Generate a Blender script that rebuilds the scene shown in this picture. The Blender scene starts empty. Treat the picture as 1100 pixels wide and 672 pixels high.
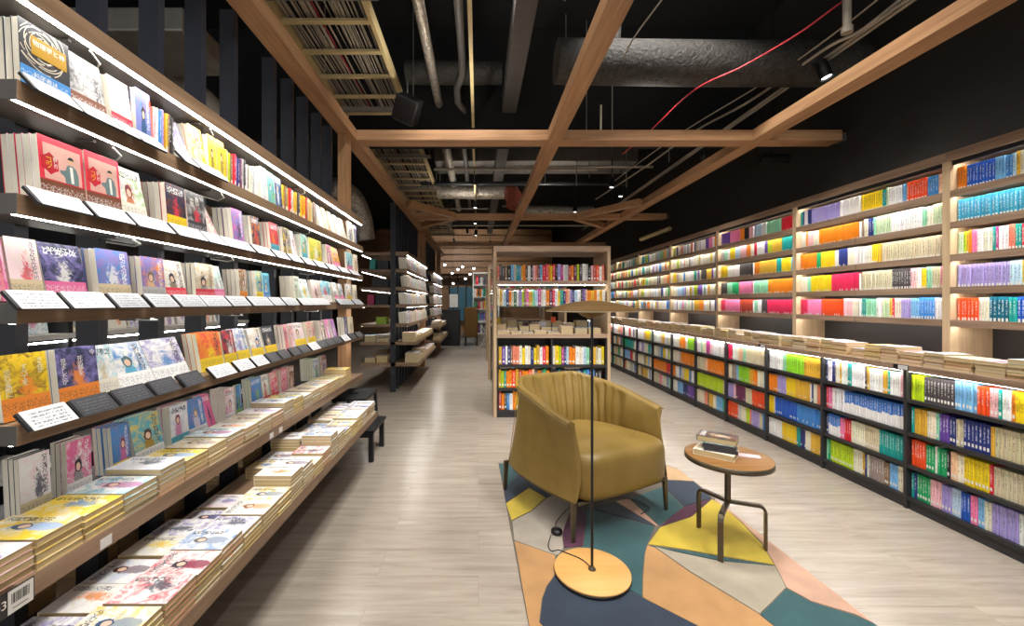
import bpy, bmesh, math, random
from mathutils import Vector, Matrix, Euler
random.seed(11)
SC = bpy.context.scene
COL = SC.collection
PI = math.pi
F, VX, VY, H = 445.0, 514.0, 325.0, 1.25       # lens in pixels, vanishing point of the aisle, eye height

def yx(px, X):                                   # depth of a point of the plane x = X seen at pixel column px
    return F * X / (px - VX)
def flr(px, py, z=0.0):                          # the floor point (or point of height z) seen at a pixel
    Y = F * (H - z) / (py - VY)
    return ((px - VX) * Y / F, Y)

# ---------------------------------------------------------------- colours and materials
def lin(c):
    return tuple(x / 12.92 if x <= .04045 else ((x + .055) / 1.055) ** 2.4 for x in c)
def hx(s):
    s = s.lstrip('#')
    return lin(tuple(int(s[i:i + 2], 16) / 255 for i in (0, 2, 4)))
def c4(c):
    c = hx(c) if isinstance(c, str) else c
    return (c[0], c[1], c[2], 1.0)

class NT:
    def __init__(s, name):
        s.m = bpy.data.materials.new(name); s.m.use_nodes = True
        s.t = s.m.node_tree; s.b = s.t.nodes['Principled BSDF']
    def n(s, typ, **kw):
        x = s.t.nodes.new(typ)
        for k, v in kw.items():
            if k in x.inputs: x.inputs[k].default_value = v
            else: setattr(x, k, v)
        return x
    def l(s, a, b):
        s.t.links.new(a, b)
    def math(s, op, a, b=None, c=None):
        x = s.t.nodes.new('ShaderNodeMath'); x.operation = op
        for i, v in enumerate((a, b, c)):
            if v is None: continue
            if isinstance(v, (int, float)): x.inputs[i].default_value = v
            else: s.l(v, x.inputs[i])
        return x.outputs[0]
    def mix(s, f, a, b, blend='MIX'):
        x = s.t.nodes.new('ShaderNodeMix'); x.data_type = 'RGBA'; x.blend_type = blend
        for sock, v in ((x.inputs[0], f), (x.inputs[6], a), (x.inputs[7], b)):
            if isinstance(v, (int, float)): sock.default_value = v
            elif isinstance(v, (tuple, str)): sock.default_value = c4(v)
            else: s.l(v, sock)
        return x.outputs[2]
    def ramp(s, f, stops, interp='LINEAR'):
        x = s.t.nodes.new('ShaderNodeValToRGB'); cr = x.color_ramp; cr.interpolation = interp
        while len(cr.elements) < len(stops): cr.elements.new(1)
        for e, (p, c) in zip(cr.elements, stops):
            e.position = p; e.color = c4(c)
        s.l(f, x.inputs[0]); return x.outputs[0]
    def bump(s, h, st=.2, d=.002):
        x = s.t.nodes.new('ShaderNodeBump'); x.inputs['Strength'].default_value = st; x.inputs['Distance'].default_value = d
        s.l(h, x.inputs['Height']); s.l(x.outputs[0], s.b.inputs['Normal'])
    def base(s, v):
        if isinstance(v, (tuple, str)): s.b.inputs['Base Color'].default_value = c4(v)
        else: s.l(v, s.b.inputs['Base Color'])
    def set(s, **kw):
        for k, v in kw.items(): s.b.inputs[k.replace('_', ' ')].default_value = v
        return s

def plain(name, col, rough=.5, metal=0., spec=.5, noise=0.06):
    t = NT(name); t.set(Roughness=rough, Metallic=metal); t.b.inputs['Specular IOR Level'].default_value = spec
    if noise:
        tc = t.n('ShaderNodeTexCoord'); nz = t.n('ShaderNodeTexNoise', Scale=9.0, Detail=4.0); t.l(tc.outputs['Object'], nz.inputs['Vector'])
        c = hx(col) if isinstance(col, str) else col
        t.base(t.ramp(nz.outputs[0], [(.3, tuple(x * (1 - noise * 2) for x in c)), (.7, tuple(min(1, x * (1 + noise * 2)) for x in c))]))
    else: t.base(col)
    return t.m

def wood(name, dark, mid, light, axis, sc=1.0, rough=.45):
    t = NT(name); t.set(Roughness=rough); t.b.inputs['Specular IOR Level'].default_value = .35
    tc = t.n('ShaderNodeTexCoord'); mp = t.n('ShaderNodeMapping'); t.l(tc.outputs['Object'], mp.inputs[0])
    s = [34 * sc, 34 * sc, 34 * sc]; s[axis] = 1.6 * sc; mp.inputs['Scale'].default_value = s
    nz = t.n('ShaderNodeTexNoise', Scale=1.0, Detail=6.0, Roughness=.62, Distortion=.35); t.l(mp.outputs[0], nz.inputs['Vector'])
    mp2 = t.n('ShaderNodeMapping'); t.l(tc.outputs['Object'], mp2.inputs[0]); s2 = [5, 5, 5]; s2[axis] = .6; mp2.inputs['Scale'].default_value = s2
    n2 = t.n('ShaderNodeTexNoise', Scale=1.0, Detail=3.0); t.l(mp2.outputs[0], n2.inputs['Vector'])
    f = t.math('ADD', t.math('MULTIPLY', nz.outputs[0], .65), t.math('MULTIPLY', n2.outputs[0], .35))
    t.base(t.ramp(f, [(.34, dark), (.5, mid), (.66, light)])); t.bump(nz.outputs[0], .12, .001)
    return t.m

def emit(name, col, st):
    t = NT(name); t.base((0, 0, 0)); t.b.inputs['Emission Color'].default_value = c4(col); t.b.inputs['Emission Strength'].default_value = st
    return t.m

M = {}
M['oak_y'] = wood('oak_veneer_along_shelf', '#6f5943', '#8b7159', '#a0866b', 1)
M['oak_x'] = wood('oak_veneer_across', '#7a624d', '#987b60', '#ab8e72', 0)
M['beam_y'] = wood('oak_beam_long', '#8f6b4c', '#ad835e', '#c29a72', 1)
M['beam_x'] = wood('oak_beam_cross', '#8f6b4c', '#ad835e', '#c29a72', 0)
M['beam_z'] = wood('oak_post', '#8f6b4c', '#ad835e', '#c29a72', 2)
M['case_y'] = wood('light_oak_shelf', '#77614f', '#947c67', '#a68e78', 1)
M['case_z'] = wood('light_oak_upright', '#a58c6f', '#c0a684', '#d0b896', 2)
M['case_x'] = wood('light_oak_board', '#8c745c', '#ab917a', '#bea48c', 0)
M['table_top'] = wood('warm_walnut_top', '#7b5530', '#8f6639', '#9e7547', 0, .8, .35)
M['lamp_wood'] = wood('pale_beech', '#cf9a55', '#dca863', '#e4b473', 0, .5, .4)
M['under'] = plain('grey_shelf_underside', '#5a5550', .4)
M['black'] = plain('black_painted_wood', '#191a1e', .5)
M['slat'] = plain('blue_black_slat', '#1b1e28', .45)
M['case_dark'] = plain('charcoal_laminate', '#2c2c2e', .45)
M['wall_dark'] = plain('charcoal_wall', '#231f1c', .8)
M['wall_pale'] = plain('pale_plaster', '#cfc6ba', .8)
M['ceiling'] = plain('black_soffit', '#0b0b0b', .9)
M['steel_dark'] = plain('dark_grey_steel', '#4a4744', .5)
M['duct_black'] = None
M['bronze'] = plain('dark_bronze_metal', '#625848', .36, .7)
M['white_paint'] = plain('white_plastic', '#e8e6e0', .4)
M['cream_metal'] = plain('cream_metal', '#c9b685', .5)
M['grey_metal'] = plain('galvanised_metal', '#8f8b84', .42, .5)
M['pale_pipe'] = plain('pale_conduit', '#a39a8a', .5)
M['red_cable'] = plain('red_cable', '#b5333c', .5)
M['cable'] = plain('grey_cable', '#a59c8c', .6)
M['black_plastic'] = plain('black_plastic', '#101012', .4)
M['rubber'] = plain('black_cord', '#0d0d0d', .5)
M['led'] = emit('led_strip', (1., .97, .92), 36.0)
M['led_r'] = emit('led_strip_wall', (1., .97, .93), 42.0)
M['lens'] = emit('spot_lens', (1., .96, .9), 9.0)
M['lit_blue'] = emit('blue_lit_window', (.10, .34, .45), .16)
M['shade'] = plain('bronze_shade', '#6b5230', .38, .35)
M['shade_in'] = plain('cream_shade_lining', '#d9cfb8', .6)

def wrap_mat(name, c1, c2, metal, rough, st):
    t = NT(name); t.set(Metallic=metal, Roughness=rough)
    tc = t.n('ShaderNodeTexCoord'); v = t.n('ShaderNodeTexNoise', Scale=22.0, Detail=5.0, Distortion=1.2); t.l(tc.outputs['Object'], v.inputs['Vector'])
    t.base(t.ramp(v.outputs[0], [(.3, c1), (.7, c2)])); t.bump(v.outputs[0], st, .02)
    return t.m
M['duct_black'] = wrap_mat('black_duct_wrap', '#24211f', '#403d38', .0, .75, .8)
M['foil'] = wrap_mat('foil_wrap', '#8d857a', '#d0c8bb', .7, .38, .9)
M['duct_red'] = wrap_mat('red_oxide_wrap', '#6b2f25', '#9a5040', .2, .5, .6)

def floor_mat():
    t = NT('pale_oak_planks'); t.b.inputs['Specular IOR Level'].default_value = .5
    tc = t.n('ShaderNodeTexCoord')
    br = t.n('ShaderNodeTexBrick', Scale=1.0); br.offset = .37; br.offset_frequency = 2
    br.inputs['Brick Width'].default_value = 1.25; br.inputs['Row Height'].default_value = .19; br.inputs['Mortar Size'].default_value = .0012
    br.inputs['Color1'].default_value = (0, 0, 0, 1); br.inputs['Color2'].default_value = (1, 1, 1, 1); br.inputs['Mortar'].default_value = (.5, .5, .5, 1)
    t.l(tc.outputs['Object'], br.inputs['Vector'])
    wn = t.n('ShaderNodeTexWhiteNoise'); wn.noise_dimensions = '1D'
    t.l(br.outputs['Color'], wn.inputs['W'])
    mp = t.n('ShaderNodeMapping'); mp.inputs['Scale'].default_value = (2.2, 26, 1); t.l(tc.outputs['Object'], mp.inputs[0])
    off = t.n('ShaderNodeVectorMath', operation='ADD'); t.l(mp.outputs[0], off.inputs[0])
    cb = t.n('ShaderNodeCombineXYZ'); t.l(t.math('MULTIPLY', br.outputs['Color'], 31.0), cb.inputs[2]); t.l(cb.outputs[0], off.inputs[1])
    nz = t.n('ShaderNodeTexNoise', Scale=1.0, Detail=7.0, Roughness=.65, Distortion=.6); t.l(off.outputs[0], nz.inputs['Vector'])
    col = t.ramp(nz.outputs[0], [(.24, '#8b8175'), (.42, '#a2978a'), (.55, '#ada294'), (.75, '#bbb1a3')])
    # knots
    kn = t.n('ShaderNodeTexNoise', Scale=1.7, Detail=2.0, Distortion=.8); mp2 = t.n('ShaderNodeMapping'); mp2.inputs['Scale'].default_value = (1.3, 5.5, 1); t.l(tc.outputs['Object'], mp2.inputs[0]); t.l(mp2.outputs[0], kn.inputs['Vector'])
    kf = t.n('ShaderNodeMapRange'); kf.inputs[1].default_value = .66; kf.inputs[2].default_value = .78; t.l(kn.outputs[0], kf.inputs[0])
    col = t.mix(t.math('MULTIPLY', kf.outputs[0], .45), col, '#85786a')
    col = t.mix(t.math('MULTIPLY', br.outputs['Color'], .22), col, '#a2958a')
    col = t.mix(t.math('MULTIPLY', br.outputs['Fac'], .45), col, '#7d7166')
    t.base(col); t.set(Roughness=.22); t.bump(nz.outputs[0], .06, .001)
    return t.m
M['floor'] = floor_mat()

def leather(name):
    t = NT(name); t.set(Roughness=.42); t.b.inputs['Specular IOR Level'].default_value = .45
    tc = t.n('ShaderNodeTexCoord'); v = t.n('ShaderNodeTexVoronoi', Scale=420.0); t.l(tc.outputs['Object'], v.inputs['Vector'])
    nz = t.n('ShaderNodeTexNoise', Scale=7.0, Detail=3.0); t.l(tc.outputs['Object'], nz.inputs['Vector'])
    t.base(t.ramp(nz.outputs[0], [(.3, '#77602b'), (.7, '#866e38')])); t.bump(v.outputs[0], .12, .0006)
    return t.m
M['leather'] = leather('mustard_leather')

def page_mat(name, axis, c1='#e9dfc8', c2='#f7f0e0'):
    t = NT(name); t.set(Roughness=.75); t.b.inputs['Specular IOR Level'].default_value = .2
    tc = t.n('ShaderNodeTexCoord'); mp = t.n('ShaderNodeMapping'); s = [3, 3, 3]; s[axis] = 900; mp.inputs['Scale'].default_value = s
    t.l(tc.outputs['Object'], mp.inputs[0]); nz = t.n('ShaderNodeTexNoise', Scale=1.0, Detail=2.0); t.l(mp.outputs[0], nz.inputs['Vector'])
    t.base(t.ramp(nz.outputs[0], [(.35, c1), (.65, c2)]))
    return t.m
M['page_x'] = page_mat('page_edges_upright', 0)
M['page_z'] = page_mat('page_edges_lying', 2, '#b59e74', '#cfba8e')
M['page_w'] = page_mat('white_page_edges', 0, '#d8dbe0', '#eef0f2')

def attr(t, name):
    a = t.n('ShaderNodeAttribute'); a.attribute_type = 'OBJECT'; a.attribute_name = name; return a

def cover_mat():                                   # printed covers: palette and layout come from the object
    t = NT('printed_cover'); t.set(Roughness=.38); t.b.inputs['Specular IOR Level'].default_value = .4
    A, B, C = (attr(t, k).outputs['Color'] for k in ('pal_a', 'pal_b', 'pal_c'))
    oi = t.n('ShaderNodeObjectInfo'); rnd = oi.outputs['Random'] if False else attr(t, 'art').outputs['Fac']
    uv = t.n('ShaderNodeUVMap'); sp = t.n('ShaderNodeSeparateXYZ'); t.l(uv.outputs[0], sp.inputs[0]); u, v = sp.outputs[0], sp.outputs[1]
    def shifted(sx, sy, seed):
        mp = t.n('ShaderNodeMapping'); mp.inputs['Scale'].default_value = (sx, sy, 1); t.l(uv.outputs[0], mp.inputs[0])
        cb = t.n('ShaderNodeCombineXYZ'); t.l(t.math('MULTIPLY', rnd, 57.0 + seed), cb.inputs[0]); t.l(t.math('MULTIPLY', rnd, 91.0 + seed), cb.inputs[2])
        ad = t.n('ShaderNodeVectorMath', operation='ADD'); t.l(mp.outputs[0], ad.inputs[0]); t.l(cb.outputs[0], ad.inputs[1]); return ad.outputs[0]
    n1 = t.n('ShaderNodeTexNoise', Scale=3.4, Detail=7.0, Distortion=1.0, Roughness=.66); t.l(shifted(1, 1.4, 0), n1.inputs['Vector'])
    n2 = t.n('ShaderNodeTexNoise', Scale=7.0, Detail=5.0, Distortion=1.4); t.l(shifted(1, 1.2, 7), n2.inputs['Vector'])
    def step(x, lo, hi):
        m = t.n('ShaderNodeMapRange'); m.inputs[1].default_value = lo; m.inputs[2].default_value = hi
        t.l(x, m.inputs[0]); return m.outputs[0]
    col = t.mix(step(n1.outputs[0], .44, .66), A, B)
    # a figure in the third colour, standing in the middle of the picture
    cx = t.math('ADD', .38, t.math('MULTIPLY', t.math('FRACT', t.math('MULTIPLY', rnd, 13.7)), .24))
    du = t.math('DIVIDE', t.math('SUBTRACT', u, cx), .22); dv = t.math('DIVIDE', t.math('SUBTRACT', v, .43), .36)
    d = t.math('SQRT', t.math('ADD', t.math('MULTIPLY', du, du), t.math('MULTIPLY', dv, dv)))
    d = t.math('ADD', d, t.math('MULTIPLY', t.math('SUBTRACT', n2.outputs[0], .5), 2.4))
    fig = t.math('SUBTRACT', 1.0, step(d, .35, .85))
    col = t.mix(t.math('MULTIPLY', fig, .85), col, C)
    dark = step(n2.outputs[0], .56, .62)
    col = t.mix(t.math('MULTIPLY', t.math('MULTIPLY', dark, fig), .7), col, t.mix(.6, B, (.03, .03, .05)))
    # on some covers a drawn person: hair, face and clothes
    on = t.math('MULTIPLY', t.math('GREATER_THAN', t.math('FRACT', t.math('MULTIPLY', rnd, 5.37)), .38), attr(t, 'let').outputs['Fac'])
    wob = t.math('MULTIPLY', t.math('SUBTRACT', n2.outputs[0], .5), .5)
    def ell(x0, y0, rx, ry, k=1.0):
        a = t.math('DIVIDE', t.math('SUBTRACT', u, x0), rx); b = t.math('DIVIDE', t.math('SUBTRACT', v, y0), ry)
        e = t.math('ADD', t.math('SQRT', t.math('ADD', t.math('MULTIPLY', a, a), t.math('MULTIPLY', b, b))), t.math('MULTIPLY', wob, k))
        return t.math('MULTIPLY', t.math('LESS_THAN', e, 1.0), on)
    hy = t.math('ADD', .52, t.math('MULTIPLY', t.math('FRACT', t.math('MULTIPLY', rnd, 23.1)), .12))
    col = t.mix(t.math('MULTIPLY', ell(cx, t.math('SUBTRACT', hy, .30), .17, .24, .8), .92), col, t.mix(.35, C, B))
    col = t.mix(ell(cx, hy, .135, .125, 1.1), col, t.mix(.72, C, (.035, .02, .02)))
    col = t.mix(ell(cx, t.math('SUBTRACT', hy, .025), .082, .075, .3), col, '#f0cdb4')
    # lettering: rows of small glyph-like blots
    def glyphs(sx, sy, seed, lo):
        g = t.n('ShaderNodeTexVoronoi', Scale=1.0); g.feature = 'DISTANCE_TO_EDGE'; t.l(shifted(sx, sy, seed), g.inputs['Vector'])
        return t.math('SUBTRACT', 1.0, step(g.outputs['Distance'], lo, lo + .05))
    def band(x, a, b):
        return t.math('MULTIPLY', t.math('GREATER_THAN', x, a), t.math('LESS_THAN', x, b))
    ti = t.math('MULTIPLY', t.math('MULTIPLY', glyphs(13, 16, 3, .07), band(v, .80, .93)), band(u, .1, .9))
    tv = t.math('MULTIPLY', t.math('MULTIPLY', glyphs(14, 18, 5, .07), band(u, .74, .9)), band(v, .3, .95))
    pick = t.math('GREATER_THAN', t.math('FRACT', t.math('MULTIPLY', rnd, 7.3)), .5)
    let = t.math('ADD', t.math('MULTIPLY', ti, pick), t.math('MULTIPLY', tv, t.math('SUBTRACT', 1.0, pick)))
    lum = t.n('ShaderNodeRGBToBW'); t.l(A, lum.inputs[0])
    ink = t.mix(t.math('GREATER_THAN', lum.outputs[0], .35), (.9, .9, .88), (.03, .03, .05))
    col = t.mix(t.math('MULTIPLY', t.math('MULTIPLY', let, attr(t, 'let').outputs['Fac']), .85), col, ink)
    t.base(col)
    return t.m
M['cover'] = cover_mat()

def side_mat(name, band=True):                       # spine cloth or card of the object's own colour, with a label and lettering
    t = NT(name); t.set(Roughness=.42); t.b.inputs['Specular IOR Level'].default_value = .35
    oi = t.n('ShaderNodeObjectInfo'); base = oi.outputs['Color']
    if band:
        tc = t.n('ShaderNodeTexCoord'); sp = t.n('ShaderNodeSeparateXYZ'); t.l(tc.outputs['Generated'], sp.inputs[0])
        z, y = sp.outputs[2], sp.outputs[1]
        def rng(x, a, b): return t.math('MULTIPLY', t.math('GREATER_THAN', x, a), t.math('LESS_THAN', x, b))
        art = attr(t, 'art').outputs['Fac']
        lab = t.math('MULTIPLY', rng(z, .10, .22), rng(y, .2, .8))
        col = t.mix(t.math('MULTIPLY', lab, t.math('GREATER_THAN', art, .35)), base, '#e9e7e0')
        mp = t.n('ShaderNodeMapping'); mp.inputs['Scale'].default_value = (1, 3, 22); t.l(tc.outputs['Generated'], mp.inputs[0])
        cb = t.n('ShaderNodeCombineXYZ'); t.l(t.math('MULTIPLY', t.math('FLOOR', t.math('MULTIPLY', oi.outputs['Random'], 50.)), 3.1), cb.inputs[0])
        ad = t.n('ShaderNodeVectorMath', operation='ADD'); t.l(mp.outputs[0], ad.inputs[0]); t.l(cb.outputs[0], ad.inputs[1])
        vo = t.n('ShaderNodeTexNoise', Scale=1.0, Detail=1.0); t.l(ad.outputs[0], vo.inputs['Vector'])
        txt = t.math('MULTIPLY', t.math('MULTIPLY', t.math('GREATER_THAN', vo.outputs[0], .5), rng(z, .34, .88)), rng(y, .3, .7))
        lum = t.n('ShaderNodeRGBToBW'); t.l(base, lum.inputs[0])
        ink = t.mix(t.math('GREATER_THAN', lum.outputs[0], .3), (.85, .85, .82), (.06, .05, .06))
        col = t.mix(t.math('MULTIPLY', txt, .55), col, ink)
        col = t.mix(t.math('MULTIPLY', attr(t, 'half').outputs['Fac'], t.math('LESS_THAN', z, t.math('ADD', .42, t.math('MULTIPLY', oi.outputs['Random'], .12)))), col, '#eceae8')
        t.base(col)
    else: t.base(base)
    return t.m
M['spine'] = side_mat('printed_spine')
M['card'] = side_mat('cover_card', False)
M['band'] = None
def band_mat():
    t = NT('printed_paper_band'); t.set(Roughness=.4)
    oi = t.n('ShaderNodeObjectInfo'); tc = t.n('ShaderNodeTexCoord')
    mp = t.n('ShaderNodeMapping'); mp.inputs['Scale'].default_value = (1, 15, 6); t.l(tc.outputs['Generated'], mp.inputs[0])
    g = t.n('ShaderNodeTexVoronoi', Scale=1.0); g.feature = 'DISTANCE_TO_EDGE'; t.l(mp.outputs[0], g.inputs['Vector'])
    sp = t.n('ShaderNodeSeparateXYZ'); t.l(tc.outputs['Generated'], sp.inputs[0])
    k = t.math('MULTIPLY', t.math('LESS_THAN', g.outputs['Distance'], .06), t.math('MULTIPLY', t.math('GREATER_THAN', sp.outputs[2], .25), t.math('LESS_THAN', sp.outputs[2], .8)))
    lum = t.n('ShaderNodeRGBToBW'); t.l(oi.outputs['Color'], lum.inputs[0])
    ink = t.mix(t.math('GREATER_THAN', lum.outputs[0], .3), (.9, .9, .88), (.05, .05, .06))
    t.base(t.mix(t.math('MULTIPLY', k, .5), oi.outputs['Color'], ink))
    return t.m
M['band'] = band_mat()
def fill_mat():
    t = NT('printed_spines_vertex_tinted'); t.set(Roughness=.42)
    a = t.n('ShaderNodeAttribute'); a.attribute_name = 'tint'; t.base(a.outputs['Color']); return t.m
M['fill'] = fill_mat()
def card_face(name, c, ink, st):                      # printed notice in a label holder
    t = NT(name); t.set(Roughness=.3)
    tc = t.n('ShaderNodeTexCoord'); sp = t.n('ShaderNodeSeparateXYZ'); t.l(tc.outputs['Generated'], sp.inputs[0])
    mp = t.n('ShaderNodeMapping'); mp.inputs['Scale'].default_value = (1, 34, 9); t.l(tc.outputs['Generated'], mp.inputs[0])
    oi = t.n('ShaderNodeObjectInfo'); cb = t.n('ShaderNodeCombineXYZ'); t.l(t.math('MULTIPLY', oi.outputs['Random'], 40.), cb.inputs[0])
    ad = t.n('ShaderNodeVectorMath', operation='ADD'); t.l(mp.outputs[0], ad.inputs[0]); t.l(cb.outputs[0], ad.inputs[1])
    nz = t.n('ShaderNodeTexNoise', Scale=1.0, Detail=1.0); t.l(ad.outputs[0], nz.inputs['Vector'])
    rows = t.math('GREATER_THAN', t.math('FRACT', t.math('MULTIPLY', sp.outputs[2], 6.0)), .45)
    k = t.math('MULTIPLY', t.math('MULTIPLY', t.math('GREATER_THAN', nz.outputs[0], .48), rows), t.math('MULTIPLY', t.math('GREATER_THAN', sp.outputs[1], .1), t.math('LESS_THAN', sp.outputs[1], .9)))
    k = t.math('MULTIPLY', k, t.math('MULTIPLY', t.math('GREATER_THAN', sp.outputs[2], .1), t.math('LESS_THAN', sp.outputs[2], .9)))
    t.base(t.mix(t.math('MULTIPLY', k, st), c, ink)); return t.m
M['card_white'] = card_face('white_notice', '#dfe0e2', '#4a4a50', .7)
M['card_grey'] = card_face('grey_notice', '#a9abae', '#55565a', .8)
M['card_black'] = card_face('black_notice', '#3a3b3f', '#85878c', .35)

# ---------------------------------------------------------------- mesh helpers
def wloc(o):
    v = Vector((0, 0, 0))
    while o is not None:
        v += o.location; o = o.parent
    return v

class MB:
    def __init__(s):
        s.v, s.f, s.mi, s.sm = [], [], [], []
    def add(s, vs, fs, mi=0, smooth=False):
        b = len(s.v); s.v += [tuple(v) for v in vs]
        for f in fs:
            s.f.append(tuple(b + i for i in f)); s.mi.append(mi); s.sm.append(smooth)
        return s
    def box(s, x0, x1, y0, y1, z0, z1, mi=0):
        x0, x1 = min(x0, x1), max(x0, x1); y0, y1 = min(y0, y1), max(y0, y1); z0, z1 = min(z0, z1), max(z0, z1)
        vs = [(x0, y0, z0), (x1, y0, z0), (x1, y1, z0), (x0, y1, z0), (x0, y0, z1), (x1, y0, z1), (x1, y1, z1), (x0, y1, z1)]
        return s.add(vs, [(0, 3, 2, 1), (4, 5, 6, 7), (0, 1, 5, 4), (1, 2, 6, 5), (2, 3, 7, 6), (3, 0, 4, 7)], mi)
    def prism(s, poly, z0, z1, mi=0):
        n = len(poly); a = sum(poly[i][0] * poly[(i + 1) % n][1] - poly[(i + 1) % n][0] * poly[i][1] for i in range(n))
        if a < 0: poly = poly[::-1]
        vs = [(p[0], p[1], z0) for p in poly] + [(p[0], p[1], z1) for p in poly]
        fs = [tuple(range(n - 1, -1, -1)), tuple(range(n, 2 * n))] + [(i, (i + 1) % n, n + (i + 1) % n, n + i) for i in range(n)]
        return s.add(vs, fs, mi)
    def tube(s, pts, r, n=8, mi=0, cap=True):
        pts = [Vector(p) for p in pts]; rs = r if isinstance(r, (list, tuple)) else [r] * len(pts)
        rings, up = [], None
        for i, p in enumerate(pts):
            d = (pts[min(i + 1, len(pts) - 1)] - pts[max(i - 1, 0)]).normalized()
            if up is None: up = Vector((0, 0, 1)) if abs(d.z) < .9 else Vector((1, 0, 0))
            a = d.cross(up).normalized(); b = a.cross(d).normalized(); up = b
            rings.append([p + (a * math.cos(2 * PI * k / n) + b * math.sin(2 * PI * k / n)) * rs[i] for k in range(n)])
        vs = [v for rg in rings for v in rg]; m = len(pts)
        fs = [(i * n + k, i * n + (k + 1) % n, (i + 1) * n + (k + 1) % n, (i + 1) * n + k) for i in range(m - 1) for k in range(n)]
        fs = [f[::-1] for f in fs]
        s.add(vs, fs, mi, True)
        if cap: s.add(rings[0], [tuple(range(n))], mi); s.add(rings[-1], [tuple(range(n - 1, -1, -1))], mi)
        return s
    def lathe(s, prof, c=(0, 0), n=48, mi=0, smooth=True):
        vs = [(c[0] + r * math.cos(2 * PI * k / n), c[1] + r * math.sin(2 * PI * k / n), z) for r, z in prof for k in range(n)]
        fs = [(i * n + k, i * n + (k + 1) % n, (i + 1) * n + (k + 1) % n, (i + 1) * n + k) for i in range(len(prof) - 1) for k in range(n)]
        return s.add(vs, fs, mi, smooth)
    def mesh(s, name, mats, off=Vector((0, 0, 0))):
        me = bpy.data.meshes.new(name); me.from_pydata([Vector(v) - off for v in s.v], [], s.f)
        for m in mats: me.materials.append(M[m] if isinstance(m, str) else m)
        me.polygons.foreach_set('material_index', s.mi); me.polygons.foreach_set('use_smooth', s.sm)
        me.update(); return me
    def build(s, name, mats, parent=None, bevel=0, local=False, sub=0):
        mats = [mats] if isinstance(mats, str) else mats
        off = Vector((0, 0, 0)) if (parent is None or local) else wloc(parent)
        o = bpy.data.objects.new(name, s.mesh(name, mats, off)); COL.objects.link(o)
        if parent is not None: o.parent = parent
        if bevel:
            b = o.modifiers.new('b', 'BEVEL'); b.width = bevel; b.segments = 2; b.limit_method = 'ANGLE'
        if sub:
            b = o.modifiers.new('s', 'SUBSURF'); b.levels = b.render_levels = sub
        return o

def tag(o, label, cat, group=None, kind=None):
    if label: o['label'] = label
    if cat: o['category'] = cat
    if group: o['group'] = group
    if kind: o['kind'] = kind
    return o
def thing(name, label, cat, loc=(0, 0, 0), group=None, rz=0):
    o = bpy.data.objects.new(name, None); COL.objects.link(o); o.location = loc; o.rotation_euler.z = rz
    o.empty_display_size = .05
    return tag(o, label, cat, group)
def struct(o): o['kind'] = 'structure'; return o
def dup(o, parent=None):
    c = o.copy(); COL.objects.link(c)
    if parent is not None: c.parent = parent
    for ch in list(o.children): dup(ch, c)
    return c
ORD = ('first second third fourth fifth sixth seventh eighth ninth tenth eleventh twelfth thirteenth fourteenth fifteenth sixteenth seventeenth eighteenth nineteenth twentieth '
       'twenty-first twenty-second twenty-third twenty-fourth twenty-fifth twenty-sixth twenty-seventh twenty-eighth twenty-ninth thirtieth thirty-first thirty-second thirty-third thirty-fourth '
       'thirty-fifth thirty-sixth thirty-seventh thirty-eighth thirty-ninth fortieth forty-first forty-second forty-third forty-fourth forty-fifth forty-sixth forty-seventh forty-eighth forty-ninth fiftieth').split()

# ---------------------------------------------------------------- the room
XW, XL_, YB, YF, ZC = 3.2, -6.0, 18.0, -3.0, 4.4
struct(MB().box(XL_, XW, YF, YB, -.1, 0).build('floor', 'floor'))
struct(MB().box(XL_, XW, YF, YB, ZC, ZC + .1).build('ceiling', 'ceiling'))
struct(MB().box(XW, XW + .1, YF, YB, 0, ZC).build('wall_right', 'wall_dark'))
struct(MB().box(XL_ - .1, XL_, YF, YB, 0, ZC).build('wall_left', 'wall_dark'))
bw = MB().box(XL_, XW, YB, YB + .1, 0, ZC)
struct(bw.build('wall_back', 'beam_x'))

cam_d = bpy.data.cameras.new('camera'); cam = bpy.data.objects.new('camera', cam_d); COL.objects.link(cam)
cam.location = (0, 0, H); cam.rotation_euler = (PI / 2, 0, 0)
cam_d.sensor_fit = 'HORIZONTAL'; cam_d.sensor_width = 36; cam_d.lens = F / 1100 * 36
cam_d.shift_x = (550 - VX) / 1100; cam_d.shift_y = -(336 - VY) / 1100
cam_d.clip_start = .05; cam_d.clip_end = 100
SC.camera = cam
w = bpy.data.worlds.new('world'); SC.world = w; w.use_nodes = True
w.node_tree.nodes['Background'].inputs[0].default_value = (1, 1, 1, 1); w.node_tree.nodes['Background'].inputs[1].default_value = 1.0
SC.view_settings.view_transform = 'Standard'; SC.view_settings.look = 'None'; SC.view_settings.gamma = 1; SC.view_settings.use_curve_mapping = False
SC.view_settings.exposure = 0.0
SC.cycles.use_denoising = True
SC.cycles.max_bounces = 6; SC.cycles.diffuse_bounces = 4; SC.cycles.sample_clamp_indirect = 4
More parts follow.
